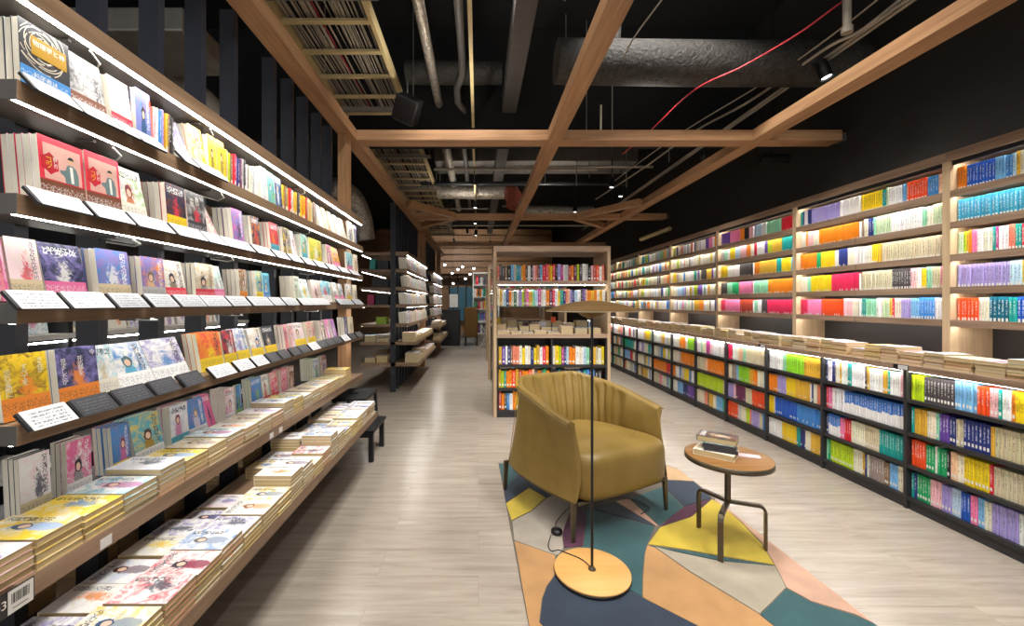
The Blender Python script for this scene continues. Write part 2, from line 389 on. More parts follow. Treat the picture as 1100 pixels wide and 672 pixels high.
# ---------------------------------------------------------------- spine-out paperbacks
PALETTE = {
    'yellow': '#f0d01e', 'lime': '#b7d321', 'lime green': '#8fd42a', 'charcoal': '#4b4748', 'sky blue': '#79b7e6', 'orange': '#f08a1c', 'orange red': '#e8501f', 'red': '#d8283a',
    'crimson': '#e02a58', 'pink': '#ee7fae', 'pale pink': '#efb9c0', 'peach': '#eec09c', 'cream': '#ebe4cc', 'beige': '#d2c8a6', 'white': '#f1f0ee', 'teal': '#1b9c94', 'teal blue': '#3fa0bd',
    'mint': '#8fd3ac', 'green': '#1fa563', 'dark green': '#2c6e4f', 'navy': '#2c3a7c', 'royal blue': '#2259bd', 'blue': '#3e86cf', 'lavender': '#a79ad6', 'purple': '#6d4aa8', 'plum': '#6b2b52',
    'magenta': '#c03a8c', 'brown': '#8a6a4e', 'taupe': '#9c8f86', 'gold': '#e0b23a', 'grey': '#c4c4c2', 'black': '#232226', 'brick red': '#b5442f', 'pale blue': '#b9d5ea', 'dark teal': '#13657f', 'pale green': '#c5d9b0', 'salmon': '#ee8a6e', 'blue topped white': '#3a74c4'}
RC = ['white'] * 10 + ['cream'] * 6 + ['beige'] * 3 + ['yellow', 'orange', 'mint', 'blue', 'sky blue', 'pink', 'red', 'lavender', 'teal', 'lime', 'gold', 'pale blue', 'peach', 'grey', 'pale green', 'navy', 'green', 'purple', 'salmon', 'taupe', 'charcoal']
def jitter(c, k=.06):
    c = hx(PALETTE[c]); g = 1 + random.uniform(-k, k)
    return tuple(max(0, min(1, x * g * (1 + random.uniform(-k, k) * .4))) for x in c) + (1,)

def spine_mesh():
    b = MB()
    sec = [(0, .18), (.012, .06), (.035, 0), (1, 0), (1, .07), (.05, .07), (.05, .93), (1, .93), (1, 1), (.035, 1), (.012, .94), (0, .82)]
    n = len(sec); vs = [(x, y, 0) for x, y in sec] + [(x, y, 1) for x, y in sec]
    b.add(vs, [(i, n + i, n + (i + 1) % n, (i + 1) % n)[::-1] for i in range(n)], 0)
    for z0, fl in ((0, False), (n, True)):              # the cut edge of the card
        for q in ((0, 1, 2, 5), (2, 3, 4, 5), (0, 5, 6, 11), (6, 7, 8, 9), (6, 9, 10, 11)):
            b.add([vs[z0 + i] for i in q], [(0, 1, 2, 3) if fl else (3, 2, 1, 0)], 0)
    b.box(.05, .985, .07, .93, .012, .975, 1)
    return b.mesh('paperback_upright', ['spine', 'page_x'])
SPINE = spine_mesh()
FILL_V, FILL_F, FILL_C = [], [], []
def fill_book(x0, x1, y0, y1, z0, z1, col):
    b = len(FILL_V)
    FILL_V.extend([(x0, y0, z0), (x1, y0, z0), (x1, y1, z0), (x0, y1, z0), (x0, y0, z1), (x1, y0, z1), (x1, y1, z1), (x0, y1, z1)])
    for k, f in enumerate([(0, 3, 2, 1), (4, 5, 6, 7), (0, 1, 5, 4), (1, 2, 6, 5), (2, 3, 7, 6), (3, 0, 4, 7)]):
        FILL_F.append(tuple(b + i for i in f)); FILL_C.append((.8, .74, .6, 1) if k == 1 else col)
    zz = z0 + (z1 - z0) * .1                              # small label block on the spine
    b = len(FILL_V); e = .0006; yy = (y1 - y0) * .25
    FILL_V.extend([(x0 - e, y0 + yy, zz), (x0 - e, y1 - yy, zz), (x0 - e, y1 - yy, zz + .017), (x0 - e, y0 + yy, zz + .017)])
    FILL_F.append((b, b + 3, b + 2, b + 1)); FILL_C.append((.75, .74, .7, 1) if random.random() < .6 else col)

def shelf_row(name, runs, Yfar, Ynear, X, Z, hgt, where, group, real=True, depth=.11, th=.0172):
    """books from the far end towards the camera; runs = [(colour, count), ...] repeated or cut to fill the shelf"""
    seq = []
    for col, n in runs: seq += [col] * n
    L = Yfar - Ynear; want = int(L / th)
    if len(seq) > want * 1.25: seq = seq[:int(want * 1.2)]
    if not seq: seq = ['cream']
    if len(seq) < want * .8:
        while len(seq) < want:
            c = random.choice(RC); seq += [c] * min(random.choice((1, 1, 2, 3, 4)), want - len(seq))
    n = len(seq); t0 = (L - .012) / n; y = Yfar - .004; k = 0; prev = None
    for i, col in enumerate(seq):
        if col != prev:
            hh = hgt * random.uniform(.94, 1.0); c = jitter(col); art = random.random(); prev = col; tw = random.uniform(.9, 1.1); lean = 0
        t = t0 * .94 * random.uniform(.96, 1.04)
        xs = X + random.uniform(0, .006)
        cc = tuple(min(1, x * random.uniform(.96, 1.04)) for x in c[:3]) + (1,)
        if real:
            o = bpy.data.objects.new(name, SPINE); COL.objects.link(o)
            o.location = (xs, y - t, Z); o.scale = (depth, t, hh); o.color = cc; o['art'] = art; o['half'] = 1.0 if 'topped' in col else 0.0
            tag(o, f"{col} spined paperback, {ORD[i]} from far end, {where}", 'book', group)
        else: fill_book(xs, xs + depth, y - t, y, Z, Z + hh, cc)
        y -= t0

LOW = {
 -1: [[('lime', 4), ('charcoal', 9), ('sky blue', 6), ('orange red', 3), ('pale pink', 2), ('teal', 1), ('white', 2), ('orange', 1), ('yellow', 3), ('white', 2)],
      [('teal', 1), ('gold', 4), ('cream', 3), ('mint', 1), ('purple', 3), ('navy', 2), ('beige', 2), ('navy', 7), ('gold', 1), ('beige', 10)],
      [('orange red', 5), ('green', 3), ('white', 1), ('green', 3), ('black', 1), ('peach', 2), ('cream', 2), ('yellow', 7), ('red', 1), ('beige', 8), ('orange red', 3)],
      [('teal', 1), ('navy', 1), ('green', 5), ('pale pink', 4), ('lavender', 3), ('pale blue', 3), ('royal blue', 3), ('pink', 2), ('sky blue', 2), ('cream', 2), ('lavender', 7), ('white', 5)]],
 0: [[('navy', 1), ('white', 2), ('navy', 2), ('cream', 2), ('gold', 1), ('white', 3), ('teal', 2), ('white', 6), ('charcoal', 1), ('gold', 1), ('white', 6), ('gold', 2), ('teal', 1), ('white', 4), ('pale pink', 2)],
     [('red', 1), ('pink', 2), ('white', 6), ('blue topped white', 25)],
     [('navy', 1), ('blue topped white', 6), ('pink', 2), ('red', 3), ('cream', 6), ('beige', 6), ('teal', 10)],
     [('mint', 1), ('green', 1), ('lime', 11), ('cream', 4), ('gold', 1), ('navy', 1), ('cream', 1), ('taupe', 6), ('brown', 2), ('sky blue', 3), ('cream', 2), ('pink', 1)]],
 1: [[('white', 8), ('mint', 2), ('lime green', 9), ('gold', 9)], [('orange', 6), ('lavender', 6), ('yellow', 6), ('gold', 9)],
     [('yellow', 3), ('cream', 1), ('royal blue', 12), ('blue', 13)], [('white', 9), ('yellow', 9), ('teal', 2), ('navy', 3), ('cream', 3), ('gold', 6)]],
 2: [[('crimson', 4), ('white', 3), ('cream', 2), ('peach', 3), ('mint', 2), ('beige', 14)], [('brown', 1), ('cream', 3), ('taupe', 4), ('sky blue', 2), ('lime green', 10), ('gold', 3), ('orange', 4)],
     [('lavender', 5), ('pale pink', 2), ('plum', 8), ('beige', 5), ('orange red', 11)], [('orange red', 10), ('grey', 2), ('cream', 5), ('lime', 3), ('salmon', 2), ('lavender', 6), ('beige', 3), ('blue', 3)]],
 3: [[('white', 4), ('mint', 2), ('cream', 4), ('magenta', 4), ('pale pink', 3), ('white', 13)], [('beige', 8), ('peach', 3), ('orange', 18)], [('lime', 26), ('beige', 3)],
     [('cream', 8), ('salmon', 3), ('brown', 2), ('gold', 4), ('cream', 3), ('sky blue', 6), ('green', 3)]],
 4: [[('white', 5), ('cream', 4), ('orange', 7), ('white', 3), ('lime green', 9)], [('cream', 8), ('grey', 2), ('orange', 18)], [('orange', 4), ('white', 6), ('blue', 3), ('beige', 5), ('yellow', 7)], [('white', 6), ('sky blue', 7), ('navy', 6), ('purple', 9)]],
 5: [[('white', 12), ('cream', 4), ('gold', 5), ('white', 5)], [('cream', 8), ('grey', 6), ('blue', 4), ('yellow', 5)], [('orange', 20), ('red', 8)], [('beige', 12), ('pink', 4), ('cream', 8)]],
 6: [[('white', 14), ('peach', 3), ('yellow', 8)], [('purple', 3), ('white', 5), ('lavender', 6), ('cream', 10)], [('cream', 14), ('taupe', 5), ('yellow', 4)], [('beige', 8), ('brown', 4), ('gold', 10)]],
 7: [[('white', 12), ('red', 5), ('white', 6)], [('green', 4), ('teal', 22)], [('sky blue', 15), ('red', 7)], [('salmon', 4), ('cream', 10), ('grey', 10)]],
 8: [[('white', 14), ('peach', 5)], [('cream', 8), ('teal', 4), ('orange', 5)], [('beige', 14), ('green', 8)], [('mint', 5), ('peach', 8), ('cream', 8)]],
}
YL = lambda k: 2.526 + .615 * k
LOWZ = [.667, .467, .271, .077]
NEAR = {-1: 'nearest', 0: 'second nearest', 1: 'third nearest', 2: 'fourth nearest', 3: 'fifth nearest', 4: 'sixth nearest', 5: 'seventh nearest', 6: 'eighth nearest', 7: 'ninth nearest', 8: 'tenth nearest', 9: 'eleventh nearest', 10: 'twelfth nearest', 11: 'farthest'}
RN = ['top', 'second', 'third', 'bottom']
XC = 2.60
def low_case(k):
    y0, y1 = YL(k), YL(k + 1)
    t = thing('low_bookcase', f"charcoal low bookcase under the oak counter, {NEAR[k]} of the run", 'bookcase', (XC, (y0 + y1) / 2, 0), 'low bookcases under the counter')
    for yy in (y0, y1): MB().box(XC, XC + .26, yy - .009, yy + .009, 0, .8370).build('side_panel', 'case_dark', t) if yy == y0 or k == 11 else None
    MB().box(XC + .255, XC + .262, y0 + .01, y1 - .01, .06, .836).build('back_panel', 'case_dark', t)
    for z in LOWZ: MB().box(XC + .004, XC + .254, y0 + .0095, y1 - .0095, z - .022, z - .001).build('shelf', 'case_dark', t)
    MB().box(XC + .012, XC + .03, y0 + .0095, y1 - .0095, 0, LOWZ[3] - .023).build('kick_board', 'case_dark', t)
    s = MB().box(XC + .005, XC + .017, y0 + .02, y1 - .02, .8335, .8365).build('led_strip', 'led_r', t)
for k in range(-2, 12):
    if k == -2: NEAR[-2] = 'mostly outside the frame, first'
    low_case(k)
n_real = 0
for k in range(-2, 12):
    for r in range(4):
        runs = LOW.get(k, [[(random.choice(RC), random.randint(2, 6)) for _ in range(9)] for _ in range(4)])[r]
        real = k in (-1, 0) or (k == 1 and r == 0) 
        ynear, yfar = YL(k) + .010, YL(k + 1) - .010
        if k == -1: ynear = 1.93
        shelf_row('shelved_paperback', runs, yfar, ynear, XC + .022, LOWZ[r], .154, f"{RN[r]} row of {NEAR[k]} low bookcase", f"paperbacks in the {NEAR[k]} low bookcase", real)

# counter over the low cases, oak, with a lipped front
c = MB().box(2.582, 3.15, YL(-2), YL(12), .8375, .875).build('book_counter', 'case_y', bevel=.002)
tag(c, 'long oak counter over the charcoal low bookcases, covered in book stacks', 'counter')
for k, nm in ((-1, 'small black and white shelf tag on the oak counter edge above the nearest low bookcase'), (1, 'small dark shelf tag on the oak counter edge above the third nearest low bookcase')):
    y = YL(k + 1) - .01 if k == -1 else YL(k + 1)
    t = thing('shelf_tag', nm, 'shelf tag', (2.5805, y, .8425))
    MB().box(2.579, 2.5818, y - .03, y + .06, .8425, .872).build('holder', 'black_plastic', t)
    MB().box(2.578, 2.5789, y - .026, y + .03, .846, .869).build('paper', 'card_white', t)

# upper open shelving
UZ = [1.914, 1.722, 1.523, 1.325, 1.125]
XU = 2.89
YU = lambda k: 2.56 + 1.23 * k
UN = {-1: 'nearest', 0: 'second nearest', 1: 'third nearest', 2: 'fourth nearest', 3: 'fifth nearest', 4: 'sixth nearest', 5: 'farthest'}
def upper(k):
    y0, y1 = YU(k), YU(k + 1)
    t = thing('tall_bookcase', f"tall oak wall bookcase of five lit shelves above the counter, {UN[k]} of the row", 'bookcase', (XU, (y0 + y1) / 2, .876), 'oak wall bookcases over the counter')
    for yy in ([y0, y1] if k == 5 else [y0]):
        MB().box(XU, 3.15, yy - .022, yy + .022, .8755, 2.118).build('upright', 'case_z', t)
    MB().box(XU - .004, 3.19, y0 - (.022 if k == -1 else 0), y1 - .001, 2.119, 2.175).build('top_board', 'case_y', t)
    MB().box(3.15, 3.16, y0, y1, .8755, 2.118).build('back_panel', 'case_dark', t)
    MB().box(XU + .012, XU + .026, y0 + .023, y1 - .023, 2.092, 2.118).build('light_baffle', 'black', t)
    MB().box(XU + .030, XU + .044, y0 + .03, y1 - .03, 2.1145, 2.1175).build('led_strip', 'led_r', t)
    ym = (y0 + y1) / 2
    for z in UZ:
        for a, b in ((y0 + .0225, ym - .004), (ym + .004, y1 - .0225)):
            m = MB().box(XU + .0155, 3.149, a, b, z - .012, z + .004); m.box(XU - .002, XU + .015, a, b, z - .021, z + .021)
            s = m.build('shelf', 'case_y', t)
            MB().box(XU + .0165, XU + .0285, a + .01, b - .01, z - .0155, z - .0125).build('led_strip', 'led_r', s)
    for z in UZ: MB().box(XU + .03, XU + .16, ym - .002, ym + .002, z + .0045, z + .15).build('bookend', 'white_paint', t)
for k in range(-1, 6): upper(k)
UP = {
 (-1, 1): [[('orange', 3), ('royal blue', 9), ('sky blue', 3), ('blue', 2), ('pale blue', 1), ('gold', 1), ('cream', 3), ('pale blue', 3)], [('teal blue', 19), ('black', 1), ('taupe', 3)],
      [('pale green', 2), ('lime', 1), ('gold', 1), ('orange', 1), ('pink', 2), ('white', 2), ('cream', 3), ('teal', 1), ('magenta', 1), ('white', 3), ('salmon', 2), ('teal', 2), ('red', 1), ('teal', 2), ('purple', 3)],
      [('lavender', 15), ('pale blue', 3), ('gold', 3), ('blue', 2)], [('orange red', 6), ('cream', 3), ('dark teal', 5), ('teal', 2), ('royal blue', 3), ('lavender', 3)]],
 (0, 0): [[('yellow', 10), ('teal', 2), ('pale green', 1), ('white', 6), ('sky blue', 2), ('orange red', 8), ('blue', 4), ('peach', 3)], [('brown', 1), ('cream', 2), ('navy', 3), ('mint', 1), ('pale green', 7), ('white', 13), ('mint', 2), ('cream', 2), ('pale green', 5)],
      [('white', 3), ('cream', 2), ('yellow', 3), ('gold', 2), ('beige', 26)], [('beige', 14), ('charcoal', 8), ('pale pink', 2), ('white', 2), ('yellow', 2), ('mint', 2), ('beige', 3), ('pink', 2)],
      [('teal', 2), ('mint', 5), ('white', 3), ('pale green', 3), ('gold', 1), ('red', 1), ('cream', 3), ('lavender', 4), ('sky blue', 3), ('blue', 6), ('white', 4)]],
 (0, 1): [[('teal', 1), ('navy', 1), ('white', 2), ('navy', 2), ('lavender', 14), ('white', 8)], [('cream', 3), ('orange', 1), ('pale pink', 3), ('cream', 3), ('orange', 18)],
      [('orange', 9), ('green', 2), ('yellow', 7), ('white', 2), ('navy', 4), ('cream', 3), ('white', 2)], [('cream', 4), ('mint', 2), ('yellow', 11), ('crimson', 13)], [('crimson', 4), ('pink', 8), ('orange red', 12), ('pale pink', 4), ('cream', 3)]],
 (1, 0): [[('lavender', 1), ('pale blue', 5), ('white', 4), ('mint', 11), ('red', 8), ('grey', 2)], [('red', 2), ('white', 6), ('purple', 2), ('lime', 3), ('gold', 7), ('teal', 9)], [('orange', 4), ('gold', 12), ('teal', 3), ('yellow', 6), ('sky blue', 3)],
      [('mint', 11), ('orange', 20)], [('mint', 3), ('white', 3), ('charcoal', 4), ('crimson', 20)]],
 (1, 1): [[('purple', 9), ('pink', 9), ('orange', 4), ('black', 4), ('pale pink', 3)], [('grey', 4), ('mint', 3), ('white', 3), ('yellow', 6), ('pale blue', 5), ('pale pink', 6)], [('yellow', 6), ('white', 11), ('charcoal', 11)], [('charcoal', 6), ('mint', 5), ('green', 6), ('pink', 12)], [('crimson', 4), ('pink', 14), ('brick red', 11)]],
}
URN = ['top', 'second', 'third', 'fourth', 'lowest']
for k in range(-1, 6):
    y0, y1 = YU(k), YU(k + 1); ym = (y0 + y1) / 2
    for hf, (a, b) in enumerate(((y0 + .024, ym - .006), (ym + .006, y1 - .024))):
        for r in range(5):
            real = (k == -1 and hf == 1) or (k == 0 and hf == 0)
            if k == -1 and hf == 1: a2 = 2.14
            else: a2 = a
            runs = UP.get((k, hf), [[(random.choice(RC), random.choice((1, 2, 3, 5, 7))) for _ in range(9)] for _ in range(5)])[r]
            half = 'near half of ' if hf == 0 else 'far half of '
            shelf_row('pocket_paperback', runs, b, a2, XU + .035, UZ[r] + .0045, .156, f"{URN[r]} shelf of {UN[k]} oak bookcase", f"paperbacks in the {UN[k]} oak wall bookcase", real)
            if k == -1 and hf == 1: shelf_row('pocket_paperback', [('cream', 2)], a2 - .002, a, XU + .035, UZ[r] + .0045, .156, '', '', False)
me = bpy.data.meshes.new('distant_paperback_rows'); me.from_pydata(FILL_V, [], FILL_F); me.materials.append(M['fill'])
ca = me.color_attributes.new('tint', 'FLOAT_COLOR', 'CORNER')
flat = []
for f, cc in zip(FILL_F, FILL_C):
    for _ in f: flat.extend(cc)
ca.data.foreach_set('color', flat); me.update()
o = bpy.data.objects.new('distant_paperback_rows', me); COL.objects.link(o)
tag(o, 'many more coloured paperbacks filling the farther shelves along the dark wall', 'books', None, 'stuff')

# ---------------------------------------------------------------- lying books
def lying_mesh():                                       # unit book lying: x depth (fore edge at 1), y width, z thickness
    b = MB()
    b.box(0, 1, 0, 1, .955, 1, 0).box(0, 1, 0, 1, 0, .045, 0).box(0, .02, 0, 1, .0451, .9549, 0)
    cov = b.mesh('paperback_cover_lying', ['cover', 'card'])
    # top face printed, the rest plain card; uv on the top face
    uv = cov.uv_layers.new(name='UVMap')
    for p in cov.polygons:
        top = p.normal.z > .9 and p.center.z > .99
        p.material_index = 0 if top else 1
        for li in p.loop_indices:
            v = cov.vertices[cov.loops[li].vertex_index].co
            uv.data[li].uv = (v.y, 1 - v.x)
    pg = MB().box(.0201, .99, .008, .992, .0455, .9545).mesh('paperback_pages_lying', ['page_z'])
    return cov, pg
LCOV, LPG = lying_mesh()
LSOL = MB().box(0, 1, 0, 1, .955, 1, 0).box(0, 1, 0, 1, 0, .0449, 0).box(0, .02, 0, 1, .045, .9549, 0).box(.0201, .99, .01, .99, .045, .9549, 2).mesh('paperback_lying', ['cover', 'card', 'page_z'])
uvs = LSOL.uv_layers.new(name='UVMap')
for p in LSOL.polygons:
    if p.material_index == 0: p.material_index = 0 if (p.normal.z > .9 and p.center.z > .99) else 1
    for li in p.loop_indices:
        v = LSOL.vertices[LSOL.loops[li].vertex_index].co; uvs.data[li].uv = (v.y, 1 - v.x)
def lying(name, x, y, z, dx, dy, dz, pal, label, group, rz=0, flip=False, art=None, pages=True):
    o = bpy.data.objects.new(name, LCOV if pages else LSOL); COL.objects.link(o)
    o.location = (x, y, z); o.scale = (dx, dy, dz); o.rotation_euler.z = rz
    o['pal_a'], o['pal_b'], o['pal_c'] = [list(hx(p)) for p in pal[:3]]; o['art'] = random.random() if art is None else art
    o['let'] = 1.0; kc = hx(pal[3] if len(pal) > 3 else pal[0]); o.color = tuple(a * .5 + b * .5 for a, b in zip(kc, hx('#e6d9bd'))) + (1,)
    tag(o, label, 'book', group)
    if pages:
        p = bpy.data.objects.new('page_block', LPG); COL.objects.link(p); p.parent = o
    return o
WORD = {'#f3f1ee': 'white', '#f4d9dd': 'pale pink', '#e23b4e': 'red', '#f2cf2f': 'yellow', '#4a8fd0': 'blue', '#ef8f3a': 'orange', '#9fd6c4': 'mint', '#8a7fc0': 'lavender', '#2b3550': 'navy', '#d9c7a2': 'tan', '#5db5c9': 'teal', '#e6e0d0': 'cream', '#de6a9a': 'pink', '#7a4a34': 'brown', '#3a3a3e': 'black', '#8fbf5a': 'green', '#b8b6b4': 'grey', '#c8d4ea': 'pale blue'}
CW = {v: k for k, v in WORD.items()}
def pal(*names): return [CW[n] for n in names]
LIGHTP = [('white', 'pale blue', 'navy', 'blue'), ('white', 'pale pink', 'lavender', 'pink'), ('white', 'yellow', 'blue', 'yellow'), ('cream', 'white', 'orange', 'orange'), ('white', 'mint', 'teal', 'white'), ('pale blue', 'white', 'navy', 'navy'),
          ('pale pink', 'white', 'red', 'red'), ('white', 'red', 'navy', 'white'), ('white', 'lavender', 'black', 'lavender'), ('yellow', 'white', 'blue', 'yellow'), ('white', 'teal', 'pink', 'teal'), ('tan', 'white', 'brown', 'tan')]
y = 1.95; si = 0
while y < 9.6:
    wd = random.choice((.108, .112, .128)); n = random.choice((3, 4, 5, 5, 5)); z = .8752
    if si < 5: n = (5, 4, 4, 5, 4)[si]
    p0 = random.choice(LIGHTP); xx = 2.63 + random.uniform(-.015, .015)
    for j in range(n):
        if random.random() < .35: p0 = random.choice(LIGHTP)
        t = random.uniform(.015, .021); P = pal(*p0)
        lying('counter_paperback', xx + .17 + random.uniform(-.006, .006), y + wd + random.uniform(-.004, .004), z, .165, wd, t, P, f"{p0[0]} paperback {'on top of' if j == n - 1 else ORD[j] + ' from bottom in'} the {ORD[si] if si < 50 else 'far ' + ORD[si - 50]} stack along the oak counter",
              'book stacks on the oak counter', rz=PI, pages=(y < 5.2))
        z += t + .0006
    y += wd + random.uniform(.004, .018); si += 1
# ---------------------------------------------------------------- the long display shelving on the left
XA = -1.02                                             # front of the shelf boards
LEV = [(1.935, 1.986), (1.700, 1.745), (1.446, 1.493), (1.203, 1.250), (.932, .977)]
SLX0, SLX1 = -1.235, -1.165                            # black slats
def wiring(parent, y, z):
    MB().tube([(XA - .03, y, z - .004), (XA - .05, y + .05, z - .010), (XA - .1, y + .09, z - .012), (XA - .13, y + .02, z - .008)], .003, 6).build('wire', 'white_paint', parent)
    MB().box(XA - .09, XA - .04, y - .05, y - .042, z - .008, z - .001).build('bracket', 'steel_dark', parent)
def gondola(y0, y1, label, slats, base, floor_slats=True, s5=True, post=None, wires=(), back=True, low_front=None):
    t = thing('display_shelving', label, 'shelving', ((XA + SLX0) / 2, (y0 + y1) / 2, 0), 'oak display shelving along the aisle')
    for i, (z0, z1) in enumerate(LEV):
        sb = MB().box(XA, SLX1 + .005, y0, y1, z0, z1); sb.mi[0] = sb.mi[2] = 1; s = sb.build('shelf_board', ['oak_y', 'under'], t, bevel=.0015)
        MB().box(XA - (.024 if i == 0 else .017) - (.006 if i > 2 else 0), XA - .007 - (.006 if i > 2 else 0), y0 + .004, y1 - .004, z0 - (.0005 if i == 3 else .0012), z0 - .0001).build('led_strip', 'led', s)
        for wy in wires: wiring(s, wy + i * .07, z0)
        if back and i not in (2, 3): MB().box(SLX0 - .005, -1.42, y0, y1, z0 - .05, z1 - .05).build('rear_board', 'oak_y', t)
    if s5:
        MB().box(XA, -1.45, y0, y1, .577, .628).build('table_board', 'oak_y', t, bevel=.002)
        MB().box(-1.235, -1.44, y0, y1, .6285, .640).build('inner_tray', 'case_dark', t)
    for y in slats:
        MB().box(SLX0, SLX1, y, y + .032, .933 if s5 else 0, 2.648).build('slat', 'slat', t)
        if floor_slats and s5 and y < 3.2: MB().box(SLX0, SLX1, y, y + .032, 0, .576).build('slat', 'slat', t)
    if post is not None: MB().box(-1.165, -1.092, post, post + .12, .6281 if s5 else 0, 2.649).build('corner_post', 'beam_z', t)
    if low_front: MB().box(low_front, -1.3, y0, y1, .36, .41).build('low_board', 'oak_y', t)
    return t
g1 = gondola(.915, 2.257, 'oak and black display shelving beside the camera, full of face-out books, near half', [1.04, 1.27, 1.505, 1.74, 1.975], True, wires=(1.12, 1.62))
g2 = gondola(2.263, 3.66, 'oak and black display shelving ending beside the black step stool, far half', [2.36, 2.585, 2.81, 3.05, 3.27], True, post=3.43, wires=(2.5,))
struct_cut = None

# shelf covers: (left px, right px, palette, copies, band colour, lean degrees)
WD = lambda *n: tuple(n)
S = {}
S[1] = dict(X=-1.048, z=1.745, h=.166, row='top shelf', it=[
 (17, 72, ('black', 'black', 'black'), 3, 'blue', 3, 'physics'), (74, 113, ('grey', 'black', 'grey'), 1, 'brown', 10, None), (118, 141, ('white', 'cream', 'grey'), 3, 'red', 8, None), (144, 160, ('lavender', 'blue', 'navy'), 1, None, 3, None),
 (190, 205, ('lavender', 'white', 'lavender'), 1, 'white', 22, None), (207, 221, ('yellow', 'white', 'orange'), 2, None, 10, None), (223, 232, ('yellow', 'yellow', 'black'), 2, None, 4, None), (233, 241, ('yellow', 'yellow', 'black'), 3, None, 4, None),
 (280, 287, ('white', 'grey', 'mint'), 3, None, 4, None), (288, 295, ('teal', 'green', 'teal'), 1, None, 5, None), (296, 303, ('navy', 'blue', 'white'), 1, None, 5, None),
 (344, 349, ('cream', 'white', 'teal'), 2, None, 15, None), (351, 355, ('orange', 'cream', 'white'), 2, None, 15, None), (357, 361, ('cream', 'yellow', 'white'), 2, None, 15, None), (363, 367, ('white', 'cream', 'blue'), 2, None, 15, None), (369, 373, ('cream', 'tan', 'teal'), 2, None, 15, None), (375, 379, ('white', 'navy', 'grey'), 2, None, 15, None), (381, 384, ('navy', 'lavender', 'white'), 1, None, 15, None)])
S[2] = dict(X=-1.048, z=1.493, h=.168, row='second shelf', it=[
 (40, 89, ('red', 'red', 'red'), 5, 'brown', 5, 'kotsu'), (91, 128, ('red', 'red', 'red'), 1, 'brown', 5, 'kotsu'), (130, 157, ('white', 'green', 'red'), 2, 'cream', 12, None), (178, 199, ('navy', 'brown', 'red'), 5, 'yellow', 5, None),
 (201, 221, ('black', 'grey', 'red'), 2, 'black', 6, 'scream'), (223, 235, ('grey', 'red', 'cream'), 1, None, 25, None), (250, 262, ('lavender', 'pink', 'navy'), 4, None, 6, None), (271, 280, ('navy', 'orange', 'red'), 3, None, 6, None), (291, 300, ('red', 'brown', 'orange'), 3, 'teal', 6, None),
 (305, 313, ('navy', 'yellow', 'grey'), 3, None, 6, None), (315, 320, ('pale pink', 'white', 'grey'), 2, None, 12, None), (325, 331, ('mint', 'navy', 'yellow'), 2, 'teal', 6, None), (333, 346, ('yellow', 'green', 'white'), 1, None, 4, None), (353, 358, ('brown', 'pink', 'cream'), 3, None, 8, None), (360, 367, ('orange', 'yellow', 'brown'), 2, 'pink', 14, None), (373, 379, ('teal', 'cream', 'navy'), 2, 'pink', 14, None), (381, 385, ('cream', 'tan', 'orange'), 1, None, 14, None)])
S[3] = dict(X=-1.058, z=1.250, h=.150, row='third shelf', it=[
 (-34, 6, ('pink', 'pale pink', 'red'), 1, None, 10, None), (9, 44, ('pale pink', 'cream', 'red'), 1, 'tan', 10, None), (47, 92, ('navy', 'lavender', 'white'), 2, 'pink', 12, None), (104, 139, ('lavender', 'blue', 'white'), 3, 'tan', 7, None), (151, 176, ('lavender', 'orange', 'tan'), 3, 'grey', 5, None),
 (178, 200, ('white', 'tan', 'black'), 1, 'red', 12, None), (209, 229, ('tan', 'white', 'black'), 3, 'red', 4, None), (231, 242, ('white', 'mint', 'grey'), 1, 'pink', 14, None), (257, 265, ('brown', 'tan', 'grey'), 4, 'orange', 4, None), (275, 282, ('teal', 'yellow', 'blue'), 3, 'yellow', 4, None), (283, 290, ('teal', 'blue', 'white'), 1, 'blue', 5, None),
 (316, 322, ('cream', 'mint', 'tan'), 5, None, 4, None), (325, 335, ('white', 'mint', 'yellow'), 2, None, 16, None), (337, 346, ('pale pink', 'tan', 'brown'), 1, None, 10, None), (347, 357, ('teal', 'white', 'red'), 1, 'white', 10, None), (361, 365, ('white', 'navy', 'grey'), 2, 'pink', 14, None), (367, 371, ('navy', 'white', 'grey'), 2, 'pink', 14, None), (373, 378, ('white', 'brown', 'yellow'), 1, 'yellow', 14, None), (380, 384, ('cream', 'tan', 'brown'), 1, None, 14, None)])
S[4] = dict(X=-1.062, z=.977, h=.152, row='fourth shelf', it=[
 (-2, 51, ('yellow', 'brown', 'orange'), 1, 'orange', 7, 'kimi'), (60, 104, ('navy', 'lavender', 'orange'), 2, 'orange', 6, 'yume'), (105, 127, ('white', 'teal', 'tan'), 1, 'cream', 14, None), (128, 165, ('white', 'blue', 'teal'), 1, 'white', 24, None), (166, 203, ('white', 'lavender', 'blue'), 1, 'white', 24, None),
 (215, 239, ('orange', 'red', 'yellow'), 5, 'yellow', 10, None), (241, 254, ('black', 'red', 'white'), 1, 'yellow', 10, None), (256, 269, ('white', 'blue', 'lavender'), 2, 'yellow', 16, None), (271, 284, ('white', 'tan', 'blue'), 2, 'yellow', 14, None), (286, 298, ('black', 'navy', 'grey'), 1, 'yellow', 14, None),
 (307, 311, ('pink', 'tan', 'red'), 3, None, 8, None), (313, 317, ('pale pink', 'red', 'white'), 2, None, 8, None), (319, 330, ('pale pink', 'white', 'tan'), 2, 'yellow', 16, None), (332, 340, ('tan', 'pink', 'white'), 2, 'yellow', 10, None), (347, 351, ('brown', 'cream', 'white'), 4, None, 10, None), (353, 357, ('pink', 'lavender', 'white'), 1, None, 14, None), (359, 363, ('lavender', 'pink', 'white'), 2, None, 14, None), (371, 374, ('navy', 'lavender', 'white'), 3, None, 6, None), (376, 380, ('tan', 'cream', 'brown'), 1, None, 10, None)])
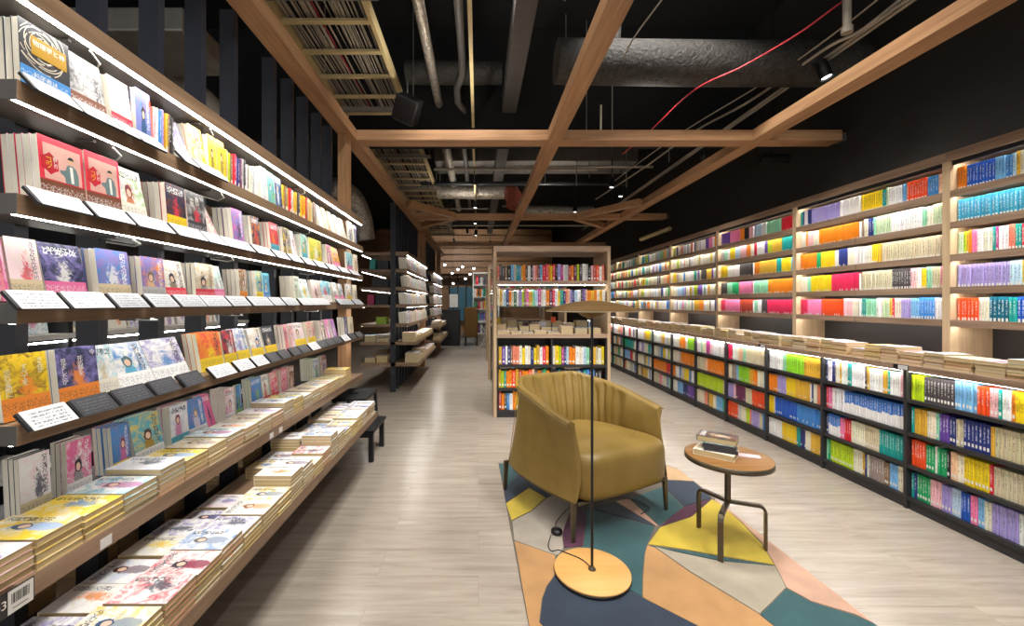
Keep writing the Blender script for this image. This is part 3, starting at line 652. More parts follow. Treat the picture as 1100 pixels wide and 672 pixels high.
S[5] = dict(X=-1.275, z=.6405, h=.172, row='long table tray', it=[
 (17, 51, ('white', 'pale pink', 'navy'), 3, 'tan', 3, None), (68, 95, ('pink', 'white', 'black'), 3, 'white', 2, None), (119, 138, ('blue', 'lavender', 'pink'), 4, 'yellow', 5, None), (144, 175, ('teal', 'yellow', 'brown'), 3, 'white', 12, None), (182, 201, ('white', 'pale blue', 'pink'), 3, 'teal', 4, None),
 (203, 221, ('blue', 'lavender', 'white'), 1, 'white', 10, None), (223, 231, ('pink', 'pink', 'navy'), 2, None, 16, None), (241, 251, ('white', 'pink', 'pale pink'), 4, 'white', 3, None), (253, 259, ('blue', 'navy', 'green'), 1, 'green', 3, None), (270, 281, ('blue', 'lavender', 'green'), 3, 'blue', 5, None), (283, 290, ('white', 'tan', 'red'), 1, 'red', 8, None), (292, 299, ('red', 'white', 'pink'), 1, 'red', 8, None),
 (302, 308, ('pink', 'cream', 'red'), 3, None, 3, None), (311, 316, ('brown', 'pale pink', 'tan'), 3, None, 3, None), (337, 343, ('white', 'blue', 'green'), 6, None, 3, None), (346, 352, ('white', 'red', 'blue'), 2, None, 5, None)])

MESHC = {}
def standing_mesh(w, h, t):
    k = (round(w, 3), round(h, 3), round(t, 4))
    if k in MESHC: return MESHC[k]
    b = MB(); e = .0007
    b.box(-e, 0, 0, w, 0, h, 0).box(-t, -t + e, 0, w, 0, h, 0).box(-t + e + .0001, -e - .0001, w - e, w, 0, h, 0)
    m = b.mesh('face_out_cover', ['cover', 'card']); uv = m.uv_layers.new(name='UVMap')
    for p in m.polygons:
        fr = p.normal.x > .9 and p.center.x > -e * .5
        p.material_index = 0 if fr else 1
        for li in p.loop_indices:
            v = m.vertices[m.loops[li].vertex_index].co; uv.data[li].uv = (v.y / w, v.z / h)
    pg = MB().box(-t + e + .0002, -e - .0002, .0012, w - e - .001, .002, h - .002).mesh('face_out_pages', ['page_x'])
    MESHC[k] = (m, pg); return MESHC[k]
def standing(name, X, Y0, Z, w, h, t, p, lean, label, group, band=None, art=None, art_txt=None):
    m, pg = standing_mesh(w, h, t)
    o = bpy.data.objects.new(name, m); COL.objects.link(o); o.location = (X, Y0, Z); o.rotation_euler.y = -math.radians(lean)
    o['pal_a'], o['pal_b'], o['pal_c'] = [list(hx(CW[q])) for q in p[:3]]; o['art'] = random.random() if art is None else art
    o['let'] = 0.0 if art_txt else 1.0; o.color = c4(random.choice((CW[p[0]], CW[p[2]], '#f3f1ee')))
    tag(o, label, 'book', group)
    q = bpy.data.objects.new('page_block', pg); COL.objects.link(q); q.parent = o
    if band:
        bm_ = MB().box(-.0002, .0006, .0002, w - .0002, .0005, h * (.25 if Z < .7 else .34)).build('paper_band', 'band', o, local=True); bm_.color = c4(CW[band])
    return o
def lettering(parent, text, y, z, size, col, x=.0012, vertical=False, name='lettering'):
    c = bpy.data.curves.new(name, 'FONT'); c.body = '\n'.join(text) if vertical else text; c.size = size; c.align_x = 'CENTER'; c.align_y = 'CENTER'
    c.space_line = .78 if vertical else 1
    c.materials.append(M[col]); o = bpy.data.objects.new(name, c); COL.objects.link(o); o.parent = parent
    o.location = (x, y, z); o.rotation_euler = (PI / 2, 0, PI / 2); return o
M['ink_white'] = plain('white_ink', '#f4f2ea', .5, noise=0); M['ink_gold'] = plain('gold_ink', '#f0c83a', .5, noise=0); M['ink_black'] = plain('black_ink', '#17161a', .5, noise=0)
M['panel_pink'] = plain('pink_panel', '#e8b5a8', .4); M['jacket_print'] = plain('grey_green_print', '#6f8688', .4); M['skin_print'] = plain('skin_print', '#e8b795', .4); M['panel_gold'] = plain('gold_panel', '#a98322', .4); M['panel_red'] = plain('red_panel', '#c81f33', .4)
NB = 0
def shelf_label(col, row, i, n): return f"{col}"
for s in (1, 2, 3, 4, 5):
    D = S[s]; X = D['X']
    for i, (a, b, p, n, band, lean, txt) in enumerate(D['it']):
        y0, y1 = max(yx(a + 6 * max(0, 1 - a / 350), X), .92), min(yx(b + 6 * max(0, 1 - b / 350), X), 3.655); w = y1 - y0; hh = D['h'] * random.uniform(.97, 1.02)
        fade = 1 if a < 300 else .97
        x = X; t = random.uniform(.015, .019); art = random.random(); tan = math.tan(math.radians(lean))
        nm = f"{D['row']} of left shelving"
        maxn = max(1, int((abs(-1.163 if s < 5 else -1.44) - abs(X) - (hh * math.sin(math.radians(lean)) * 1.0)) / (t / math.cos(math.radians(lean)) + .001)))
        n = min(n, maxn)
        if s < 5 and y1 > 3.42 and y0 < 3.56: n, lean, t = 1, 4, .014
        for k in range(n):
            lab = (f"{p[0] if p[0] == p[1] else p[0] + ' and ' + p[1]} cover facing out, {ORD[i]} along the {nm}" if k == 0 else f"{ORD[k - 1]} copy behind the {ORD[i]} cover along the {nm}")
            o = standing('display_book', x, y0 + (random.uniform(-.003, .003) if k else 0), D['z'] + t * math.sin(math.radians(lean)) + .0012, w, hh, t, p, lean, lab, f"face-out books on the {D['row']} of the left shelving", band if k == 0 else None, art, txt)
            x -= t / math.cos(math.radians(lean)) + .001
            if k: continue
            if txt == 'physics':
                sw = MB()
                for q in range(9):
                    r0 = .06 + .055 * q; ph = random.random() * 6
                    for e in range(40):
                        if (e * 7 + q * 5) % 11 == 0: continue
                        quad = []
                        for aa, rr in ((e, r0), (e + 1, r0), (e + 1, r0 + .016), (e, r0 + .016)):
                            th_ = aa * PI / 20; r_ = rr * (1 + .06 * math.sin(3 * th_ + ph)); yy_, zz_ = w * (.42 + r_ * math.cos(th_)), hh * .72 + w * r_ * math.sin(th_)
                            quad.append((.0002, yy_, zz_))
                        if all(0 < v[1] < w and hh * .21 < v[2] < hh for v in quad): sw.add(quad, [(0, 1, 2, 3)])
                sw.build('swirl_print', 'shade_in', o, local=True)
                MB().box(.0003, .0009, w * .22, w * .93, hh * .55, hh * .83).build('title_panel', 'panel_gold', o, local=True)
                lettering(o, '物理学と神', w * .57, hh * .73, w * .13, 'ink_white'); lettering(o, '科学者は', w * .48, hh * .25, w * .12, 'ink_white')
            if txt == 'kotsu':
                MB().box(.0002, .0005, w * .10, w * .93, hh * .36, hh * .90).build('picture_panel', 'panel_pink', o, local=True)
                fg = MB()
                fg.add([(.0006, w * a_, hh * b_) for a_, b_ in ((.55, .36), (.53, .46), (.44, .50), (.43, .54), (.56, .56), (.60, .64), (.66, .665), (.74, .665), (.82, .62), (.86, .50), (.85, .36))], [tuple(range(11))], 0)
                fg.add([(.0007, w * (.70 + .062 * math.cos(e * PI / 8)), hh * .725 + w * .075 * math.sin(e * PI / 8)) for e in range(16)], [tuple(range(16))], 1)
                fg.add([(.0008, w * (.70 + .072 * math.cos(e * PI / 8)), hh * .745 + w * .07 * math.sin(e * PI / 8)) for e in range(9)], [tuple(range(9))], 2)
                fg.add([(.0009, w * a_, hh * b_) for a_, b_ in ((.67, .38), (.66, .64), (.73, .64), (.74, .38))], [(3, 2, 1, 0)], 3)
                fg.build('figure_print', ['jacket_print', 'skin_print', 'ink_black', 'ink_white'], o, local=True)
                MB().prism([(w * .02 + w * .42 * (.5 + .5 * math.cos(q * PI / 6) * (1 if q % 2 else .82)), hh * .6 + hh * .17 * math.sin(q * PI / 6) * (1 if q % 2 else .82)) for q in range(12)], 0, .0006).build('title_burst', 'panel_red', o, local=True).rotation_euler = (PI / 2, 0, PI / 2)
                lettering(o, 'コツ', w * .2, hh * .6, w * .16, 'ink_gold', vertical=True); lettering(o, '殺しの', w * .34, hh * .62, w * .1, 'ink_white', vertical=True)
            if txt == 'scream': lettering(o, '白い', w * .58, hh * .8, w * .2, 'ink_white', vertical=True); lettering(o, '悲鳴', w * .3, hh * .74, w * .2, 'ink_white', vertical=True)
            if txt == 'kimi':
                for q, (tt, uu) in enumerate((('きみが', .84), ('すべてを', .5), ('忘れる前に', .16))): lettering(o, tt, w * uu, hh * (.78, .66, .56)[q], w * .15, 'ink_white', vertical=True)
            if txt == 'yume':
                for tt, uu, vv in (('今', .88, .88), ('死ぬ夢を', .56, .66), ('見ましたか', .16, .6)): lettering(o, tt, w * uu, hh * vv, w * .15, 'ink_white', vertical=True)
        # the red copies seen edge-on at the very left of the second shelf
# spine-out runs on the top shelf
for (a, b, cols) in ((161, 188, ['orange red', 'salmon', 'pale pink', 'white', 'blue', 'lavender', 'orange', 'gold', 'brown', 'black', 'charcoal']), (242, 279, ['gold', 'beige', 'lime', 'brown', 'red', 'purple', 'navy', 'plum', 'grey', 'charcoal', 'white', 'taupe', 'cream', 'white', 'grey', 'white', 'white']),
                     (304, 342, ['gold', 'brown', 'yellow', 'red', 'cream', 'gold', 'gold', 'charcoal', 'yellow', 'orange', 'yellow', 'brick red', 'beige', 'gold', 'beige', 'brown', 'taupe', 'beige'])):
    X = -1.05; ya, yb = yx(a, X), yx(b, X); t = (yb - ya) / len(cols)
    for i, cn in enumerate(cols):
        o = bpy.data.objects.new('upright_book', SPINE); COL.objects.link(o); o.rotation_euler.z = PI
        o.location = (X + random.uniform(-.008, 0), ya + (i + 1) * t, 1.7455); o.scale = (.1, t * .95, .15 * random.uniform(.88, 1.0)); o.color = jitter(cn); o['art'] = random.random()
        tag(o, f"{cn} book, {ORD[i]} spine {'before the lavender cover' if a == 161 else 'after the yellow covers' if a == 242 else 'beyond the navy cover'} on the top shelf", 'book', 'spine-out books on the left top shelf')

# label holders hung on the shelf lips
def holder_mesh(w):
    b = MB(); b.box(0, w, 0, .060, 0, .012, 0)
    return b.mesh('holder_body', ['black_plastic'])
HW = {}
def holder(y, w, z, face, label, group):
    k = round(w, 3)
    if k not in HW:
        body = MB().box(-.007, 0, 0, k, .003, .055).mesh('holder_body', ['black_plastic'])
        HW[k] = (body, {f: MB().box(.0002, .0012, .006, k - .001, .0005, .0565).mesh('holder_card', [f]) for f in ('card_white', 'card_grey', 'card_black')})
    o = bpy.data.objects.new('label_holder', HW[k][0]); COL.objects.link(o); o.location = (XA + (.036 if z > 1.4 else .030), y, z - (.020 if z > 1.4 else .014)); o.rotation_euler.y = -math.radians(43)
    tag(o, label, 'label holder', group)
    c = bpy.data.objects.new('notice_card', HW[k][1][face]); COL.objects.link(c); c.parent = o
XH = XA + .005
HOLD = {1: [(24, 76), (78, 121), (121, 141), (142, 172), (190, 206), (208, 238)], 2: [(28, 90), (92, 135), (137, 180), (182, 216), (216, 236), (237, 268), (270, 290), (292, 307), (309, 322), (324, 335), (337, 348), (350, 361), (363, 373), (375, 384)],
        3: [(8, 66), (67, 117), (118, 155), (157, 186), (188, 216), (216, 244), (244, 266), (267, 290), (290, 303), (304, 318), (321, 332), (332, 341), (341, 352), (362, 369), (369, 378), (379, 388)],
        4: [(22, 76), (77, 120), (121, 160), (160, 190), (192, 217), (225, 250), (252, 270), (271, 285), (286, 298), (299, 309), (311, 321), (321, 331), (332, 341), (341, 350), (350, 358), (358, 366), (367, 374), (375, 381), (382, 388)]}
for s, lst in HOLD.items():
    for i, (a, b) in enumerate(lst):
        ya, yb = yx(a, XH), yx(b, XH); wd = round((yb - ya) * .97, 2)
        face = 'card_white' if s < 3 else ('card_white' if i < 2 else 'card_grey') if s == 3 else ('card_white' if i in (0, 5, 6, 7, 12, 16) else 'card_black')
        holder(ya, wd, LEV[s][1], face, f"small tilted label holder with a {face.split('_')[1]} card, {ORD[i]} along the lip of the {S[s]['row']}", f"label holders on the {S[s]['row']}")

# ---------------------------------------------------------------- stacks on the long table and the low platform
def stack(name, xf, y, z, dx, wd, n, tops, where, group, tlo=.014, thi=.02):
    same = random.random() < .7; p0 = random.choice(tops)
    for j in range(n):
        if not same: p0 = random.choice(tops)
        t = random.uniform(tlo, thi)
        lying(name, xf - dx + random.uniform(-.003, .003), y + random.uniform(-.002, .002), z, dx, wd, t, pal(*p0), f"{p0[0]} {p0[1]} paperback, {'topmost' if j == n - 1 else ORD[j] + ' from bottom'} of {n}, {where}", group)
        z += t + .0005
    return z
y = .84; i = 0
hs = [4, 4, 4, 4, 5, 4, 4, 4, 4, 4, 4, 5, 5, 4, 4, 4, 4, 4, 4, 6, 7, 7, 7]
while y < 3.29:
    wd = random.choice((.112, .118, .122)); n = hs[i] if i < len(hs) else 5
    stack('stacked_paperback', XA - .006, y, .6285, random.choice((.165, .175, .182)) if i % 3 else .17, wd, n, LIGHTP, f"{ORD[i]} stack along the long table", 'book stacks on the long table')
    y += wd + random.uniform(.003, .012); i += 1
# low platform in front, two boards
XP = -.78
for a, b, nm in ((.70, 2.02, 'low oak platform beside the aisle carrying book stacks, part nearer the camera'), (2.024, 3.2, 'low oak platform beside the aisle carrying book stacks, part towards the black stool')):
    t = thing('display_platform', nm, 'platform', (-.95, (a + b) / 2, 0), 'low oak platforms')
    MB().box(XP, -1.15, a, b, .368, .415).build('board', 'oak_y', t, bevel=.002)
    MB().box(-1.12, -1.149, a + .03, b - .03, 0, .3675).build('plinth', 'black', t)
cols = [(0, 5), (0, 5), (0, 5), (0, 5), (1, 5), (0, 4), (0, 4), (0, 4), (1, 7), (1, 6), (1, 4), (1, 5), (1, 8), (1, 6), (1, 5), (1, 5), (1, 6), (1, 6), (1, 6), (1, 6)]
y = .80; i = 0
ILL = [('white', 'lavender', 'navy', 'yellow'), ('white', 'pale blue', 'brown', 'white'), ('white', 'cream', 'orange', 'tan'), ('white', 'pale pink', 'lavender', 'white'), ('white', 'yellow', 'blue', 'yellow'), ('white', 'blue', 'grey', 'white'), ('white', 'red', 'navy', 'red'), ('cream', 'white', 'yellow', 'yellow')]
while y < 3.07:
    n = cols[i][1] if i < len(cols) else 5
    stack('stacked_paperback', XP - .004, y, .4155, .158, .113, n, ILL, f"{ORD[i]} aisle-side stack, low platform", 'book stacks on the low platform', .013, .017)
    if not (8 <= i <= 9):
        n2 = 4 if i < 6 else 2 if i < 8 else n - 1
        if i in (10,11): n2 = 3
        stack('stacked_paperback', XP - .168, y + random.uniform(-.01, .01), .4155, .155, .108, max(2, n2), ILL, f"{ORD[i]} second-row stack, low platform", 'book stacks on the low platform', .013, .017)
    y += .113 + random.uniform(.002, .006); i += 1
# rear side of the shelving below the table: a low board with stacks seen from behind
for a, b, nm in ((.70, 2.25, 'low rear board of the display shelving glimpsed under the long table, nearer part'), (2.26, 3.2, 'low rear board of the display shelving glimpsed under the long table, farther part')):
    t = thing('display_platform', nm, 'platform', (-1.5, (a + b) / 2, 0), 'low oak platforms')
    MB().box(-1.24, -1.62, a, b, .335, .38).build('board', 'oak_y', t); MB().box(-1.56, -1.6, a + .03, b - .03, 0, .3345).build('plinth', 'black', t)
y = .98; i = 0
while y < 3.0:
    n = random.choice((2, 3, 4, 4)); stack('stacked_paperback', -1.245, y, .3805, .16, .118, n, LIGHTP, f"{ORD[i]} stack glimpsed under the long table", 'book stacks under the long table', .018, .024)
    y += .118 + random.choice((.008, .09)); i += 1
# barcode sign on the table lip
t = thing('shelf_sign', 'small number and barcode sign on the table edge at the lower left corner', 'sign', (XA + .003, yx(8, -1.02), .58))
ya, yb = yx(-8, -1.017), yx(37, -1.017)
MB().box(XA + .0008, XA + .003, ya, yb, .572, .626).build('plate', 'black_plastic', t)
pb = MB().box(XA + .0032, XA + .004, ya + (yb - ya) * .34, yb - .003, .574, .624).build('barcode_label', 'white_paint', t)
m = MB(); yy = ya + (yb - ya) * .42
while yy < yb - .012:
    wq = random.choice((.0006, .0011, .0018)); m.box(XA + .0041, XA + .0044, yy, yy + wq, .594, .616); yy += wq + random.choice((.0009, .0016))
m.box(XA + .0041, XA + .0044, ya + (yb - ya) * .45, yb - .014, .583, .5845)
m.build('barcode', 'ink_black', t)
lt = lettering(t, '03', 0, 0, .026, 'ink_white', name='number'); lt.location = Vector((XA + .0034, ya + (yb - ya) * .17, .60)) - t.location
# price clips under the table
for i, px in enumerate((108, 290, 300)):
    y = yx(px, -1.018)
    tag(MB().box(XA + .0005, XA + .002, y, y + .035, .583, .61).build('price_sign', 'white_paint'), f"little white price tag on the long table edge, {ORD[i]} one along", 'price tag', None)

# ---------------------------------------------------------------- the shelving across the next aisle, seen through the gaps
t = thing('rear_shelving', 'white lit bookshelf of the next aisle glimpsed through the gaps of the display shelving', 'shelving', (-2.7, 2.3, 0))
for z in (.30, .70, 1.06, 1.42): MB().box(-2.55, -2.95, .6, 4.6, z - .03, z).build('shelf', 'white_paint', t)
MB().box(-2.95, -2.97, .6, 4.6, 0, 1.9).build('back_panel', 'case_dark', t)
for yy in (.6, 2.6, 4.6): MB().box(-2.56, -2.95, yy - .015, yy + .015, 0, 1.9).build('upright', 'black', t)
for z in (1.02, 1.38): MB().box(-2.57, -2.58, .65, 4.55, z - .012, z - .004).build('led_strip', 'led', t)
q = 0; 
for z in (1.06,):
    y = .75
    while y < 4.4:
        p = random.choice(LIGHTP); w_ = random.uniform(.11, .15)
        standing('rear_display_book', -2.62, y, z + .0045, w_, .18, .02, p, 8, f"{p[0]} and {p[1]} cover glimpsed in the next aisle, {ORD[q]} along", 'face-out books in the next aisle'); q += 1
        y += w_ + .03
        if 2.6 - .18 < y < 2.63: y = 2.64
# ---------------------------------------------------------------- lights the room has
def spot(name, label, loc, aim, energy, ang=70, blend=.6, group='track spotlights', r=.035, radius=.04, rod=None, col=(1, .965, .92), vis=True):
    loc = Vector(loc); d = (Vector(aim) - loc).normalized()
    t = thing(name, label, 'spotlight', loc, group)
    L = .13
    MB().tube([loc - d * L * .5, loc + d * L * .42], r, 16).tube([loc + d * L * .42, loc + d * L * .5], [r, r * .98], 16, cap=False).build('lamp_head', 'black_plastic', t)
    MB().tube([loc + d * L * .421, loc + d * L * .43], r * .8, 16).build('lens', 'lens', t)
    top = Vector((loc.x, loc.y, loc.z + .14)) if rod is None else Vector((loc.x, loc.y, rod))
    MB().tube([loc - d * L * .2, top], .008, 8).build('stem', 'black_plastic', t)
    ld = bpy.data.lights.new('spot', 'SPOT'); ld.energy = energy; ld.spot_size = math.radians(ang); ld.spot_blend = blend; ld.shadow_soft_size = radius; ld.color = col
    lo = bpy.data.objects.new('spot_light', ld); COL.objects.link(lo); lo.location = loc + d * (L * .5 + .01); lo.rotation_euler = d.to_track_quat('-Z', 'Y').to_euler()
    return t
# ---------------------------------------------------------------- rug
def P(*pp): return [flr(*q) for q in pp]
rug = MB()
near_l, near_r = (.205, 1.18), (1.535, 1.18)
M['rug_backing'] = plain('rug_backing', '#6a6257', .95)
outline = [(.157, 3.20), (.175, 2.4), (.195, 1.6), near_l, (1.555, 1.18), (1.532, 1.6), (1.508, 2.36), (1.50, 2.9), (1.494, 3.1), (1.437, 3.17), (1.30, 3.175)]
MATS = ['rug_stone', 'rug_teal', 'rug_navy', 'rug_yellow', 'rug_purple', 'rug_orange', 'rug_pink', 'rug_tan', 'rug_stone2', 'rug_backing']
def pile(name, c):
    t = NT(name); t.set(Roughness=.95); t.b.inputs['Specular IOR Level'].default_value = .1; t.b.inputs['Sheen Weight'].default_value = .25
    tc = t.n('ShaderNodeTexCoord'); a = t.n('ShaderNodeTexNoise', Scale=260.0, Detail=2.0); b = t.n('ShaderNodeTexNoise', Scale=6.0, Detail=4.0)
    t.l(tc.outputs['Object'], a.inputs['Vector']); t.l(tc.outputs['Object'], b.inputs['Vector'])
    c = hx(c); f = t.math('ADD', t.math('MULTIPLY', a.outputs[0], .4), t.math('MULTIPLY', b.outputs[0], .6))
    t.base(t.ramp(f, [(.35, tuple(x * .8 for x in c)), (.65, tuple(min(1, x * 1.18) for x in c))])); t.bump(a.outputs[0], .5, .004); return t.m
for n_, c_ in zip(MATS, ['#a39a8c', '#33575a', '#2f3a49', '#c9b03c', '#552a42', '#b68a5a', '#c49d86', '#c7a27a', '#a79d8a']): M[n_] = pile(n_, c_)
rug.prism(outline, .0005, .0085, 9)
def patch(mi, pts, z=.0115):
    rug.prism(pts, .0086, z + random.uniform(-.0008, .0008), mi)
R = lambda *pp: P(*pp)
patch(1, [(.157, 3.20)] + R((556, 499), (556, 512), (542, 526)), .0115)
patch(2, R((557, 499), (600, 499), (600, 530), (586, 535), (568.6, 524.6), (543.4, 541), (541.6, 527), (557, 512)))
patch(3, R((543.8, 542.5), (568.3, 525.4), (586, 536), (580, 541.5), (570.7, 550), (549.7, 560.5), (546.5, 551)))
patch(4, R((606, 590), (604.5, 580), (605.5, 571), (614, 548.6), (622, 547), (627.5, 551), (628.6, 564), (626, 588)))
patch(5, R((552.8, 583), (596.3, 598.7), (595.5, 620), (587, 632), (582, 645), (579, 671)) + [(.327, 1.45), (.345, 1.19), near_l, (.195, 1.6)])
patch(2, R((596.5, 620), (640, 625), (680, 638.5), (691, 645), (742, 671)) + [(1.02, 1.4), (1.08, 1.19), (.35, 1.19), (.331, 1.45)] + R((580, 671), (583, 645), (588, 632)))
patch(1, R((629, 549), (637, 549.5), (703, 568), (695.5, 585), (692, 597), (690, 620), (689.5, 643), (680, 637.5), (640, 624), (597, 619), (597.5, 600), (627, 589), (629.6, 564)))
patch(2, R((630, 547), (660, 541), (704, 566.5), (638, 548.6)))
patch(6, R((662, 540), (676, 537), (707, 566.5), (704.5, 566.2)))
patch(1, R((677, 537), (712, 524), (734, 546), (708.5, 566)))
patch(2, R((712.5, 523), (716, 517), (744.7, 518.5), (764, 536.5), (735, 545.5)))
patch(7, R((700, 508), (712, 503), (716.6, 501.6), (729, 505.5), (744.5, 518), (716, 516.5), (704, 518)))
patch(4, R((764.5, 537), (735.5, 546), (709, 567), (742, 556.5)))
patch(3, R((765, 538), (743, 557), (709.5, 568.3), (696.5, 586.2), (740, 592.5), (772, 598.3), (831.5, 608.5), (818, 586), (796, 563), (776, 545)))
patch(1, R((699, 588.3), (740, 594), (772, 600), (831, 609.6), (800, 607), (772, 603.6), (735, 596)))
patch(8, R((704, 589.5), (735, 597), (772, 604.6), (832.5, 610.3), (840, 625), (844, 633.5), (830, 648), (816, 661.5), (785.5, 642.6), (741.8, 616)))
patch(5, R((695.5, 587.5), (703, 589.8), (741, 616.8), (785, 643.4), (815.5, 662.3), (826, 671)) + [(1.19, 1.4), (1.25, 1.19), (1.09, 1.19), (1.03, 1.4)] + R((743, 671), (692, 644.6), (690.5, 643), (691, 620), (693, 597)))
patch(6, R((768, 539), (797, 562.5), (819, 585), (833, 609.5), (841, 625), (845, 633), (872, 648), (919, 662)) + [(1.531, 1.605), (1.5075, 2.36), (1.499, 2.62)])
patch(0, R((550.5, 561.5), (570.7, 551), (581, 542), (587, 537), (600, 531), (610, 540), (613, 548), (605, 571), (604, 580), (605.3, 590), (600, 597.5), (596.5, 598), (552.6, 582)))
patch(1, R((844.4, 634.5), (872.7, 649.5), (920.7, 664.5)) + [(1.531, 1.6), (1.543, 1.4), (1.25, 1.4), (1.2, 1.45)] + R((827.5, 671), (817, 662.5), (831, 649)))
patch(2, [(1.255, 1.39), (1.26, 1.19), (1.553, 1.185), (1.543, 1.39)])
o = rug.build('area_rug', MATS)
tag(o, 'patchwork rug of teal, mustard, orange and purple shapes under the armchair', 'rug')

# ---------------------------------------------------------------- armchair
ZR = .0125
ch = thing('armchair', 'mustard leather tub armchair with pleated back standing on the patchwork rug', 'armchair', (.634, 2.632, ZR), None, math.radians(28))
def catmull(pts, n):
    pts = [Vector(p) for p in pts]; out = []
    P_ = [pts[0] * 2 - pts[1]] + pts + [pts[-1] * 2 - pts[-2]]
    seg = len(pts) - 1
    for i in range(n):
        u = i / (n - 1) * seg; k = min(int(u), seg - 1); f = u - k
        a, b, c, d = P_[k:k + 4]
        out.append(.5 * ((2 * b) + (c - a) * f + (2 * a - 5 * b + 4 * c - d) * f * f + (3 * b - a - 3 * c + d) * f ** 3))
    return out
def even(L):
    d = [0]
    for a, b in zip(L, L[1:]): d.append(d[-1] + (b - a).length)
    out = []; k = 0
    for i in range(len(L)):
        t = d[-1] * i / (len(L) - 1)
        while k < len(L) - 2 and d[k + 1] < t: k += 1
        out.append(L[k].lerp(L[k + 1], (t - d[k]) / max(1e-9, d[k + 1] - d[k])))
    return out
def sym(h): return h + [(-p[0],) + tuple(p[1:]) for p in h[-2::-1]]
NC = 161
TOP = even(catmull(sym([(-.345, -.335, .612), (-.352, -.18, .645), (-.345, -.02, .682), (-.325, .15, .708), (-.285, .245, .727), (-.245, .292, .742), (-.19, .312, .746), (-.1, .326, .745), (0, .33, .744)]), NC))
BOT = even(catmull(sym([(-.350, -.385, .20), (-.385, -.2, .20), (-.396, 0, .20), (-.384, .15, .20), (-.355, .26, .20), (-.30, .325, .20), (-.22, .362, .20), (-.11, .385, .20), (0, .39, .20)]), NC))
INS = even(catmull(sym([(-.315, -.385, .40), (-.318, -.2, .40), (-.308, -.03, .40), (-.285, .08, .40), (-.245, .145, .40), (-.20, .185, .40), (-.15, .205, .40), (-.08, .216, .40), (0, .22, .40)]), NC))
def nrm2(L, i):
    a, b = L[max(i - 1, 0)], L[min(i + 1, len(L) - 1)]; d = (b - a); n = Vector((-d.y, d.x, 0)); n.normalize(); return n   # points outwards (left of travel)
rows = []
rnd = random.Random(3); folds = []
for q in range(22):
    folds.append((.20 + .66 * q / 21 + rnd.uniform(-.012, .012), rnd.uniform(.010, .025), rnd.uniform(.5, 1.05), rnd.uniform(.007, .011)))
def fold(s, h):
    v = 0
    for c, a, top, wd in folds:
        c2 = c + (.5 - c) * .16 * (1 - h)
        v += -a * math.exp(-((s - c2) / wd) ** 2) * (1 if h < top else max(0, 1 - (h - top) * 5))
    return v
for name_t in range(6):
    f = (0, .2, .42, .64, .84, .96)[name_t]; row = []
    for i in range(NC):
        n = nrm2(TOP, i); p = BOT[i].lerp(TOP[i], f); p.z = .20 + (TOP[i].z - .025 - .20) * f
        p -= n * -1 * (.012 * math.sin(PI * f)) * -1
        row.append(p)
    rows.append(row)
s_of = lambda i: i / (NC - 1)
flare = lambda i: .027 * (1 if s_of(i) < .30 or s_of(i) > .70 else .25)
rows.append([TOP[i] + nrm2(TOP, i) * flare(i) * 1.0 + Vector((0, 0, -.016)) for i in range(NC)])
rows.append([TOP[i] + nrm2(TOP, i) * flare(i) * .7 + Vector((0, 0, 0)) for i in range(NC)])
rows.append([TOP[i] - nrm2(TOP, i) * .010 + Vector((0, 0, .002)) for i in range(NC)])
for h in (1.0, .93, .84, .72, .58, .44, .3, .15, 0, -.2):
    row = []
    for i in range(NC):
        n = nrm2(TOP, i); e = min(1, min(s_of(i), 1 - s_of(i)) / .06)
        hh = max(h, 0); p = INS[i].lerp(TOP[i] - n * .026, hh ** 1.15)
        p.z = .40 + (TOP[i].z - .012 - .40) * h if h >= 0 else .33
        puff = .018 * math.sin(PI * min(1, max(0, h * .9 + .08))) * e
        p -= n * (puff + fold(s_of(i), hh) * e * (1 if h < .97 else .3))
        row.append(p)
    rows.append(row)
m = MB(); nr = len(rows)
vs = [p for r in rows for p in r]
fs = [(r * NC + i, r * NC + i + 1, (r + 1) * NC + i + 1, (r + 1) * NC + i) for r in range(nr - 1) for i in range(NC - 1)]
m.add(vs, fs, 0, True)
# front edges of the two arms
for i, rev in ((0, False), (NC - 1, True)):
    lo = 0; hi = nr - 1
    while hi - lo > 1:
        q = (lo * NC + i, (lo + 1) * NC + i, (hi - 1) * NC + i, hi * NC + i)
        m.f.append(q if not rev else q[::-1]); m.mi.append(0); m.sm.append(False); lo += 1; hi -= 1
sh = m.build('shell', 'leather', ch, local=True, sub=1)
# welt along the rim and vertical seams
MB().tube([TOP[i] + nrm2(TOP, i) * (flare(i) + .001) + Vector((0, 0, -.016)) for i in range(NC)], .004, 6).build('piping', 'leather', ch, local=True)
for sx in (-1, 1):
    k = 50 if sx < 0 else NC - 51
    MB().tube([BOT[k].lerp(TOP[k], f / 10) * 1 + nrm2(TOP, k) * .0015 + Vector((0, 0, 0)) for f in range(10)], .0022, 6).build('seam', 'leather', ch, local=True)
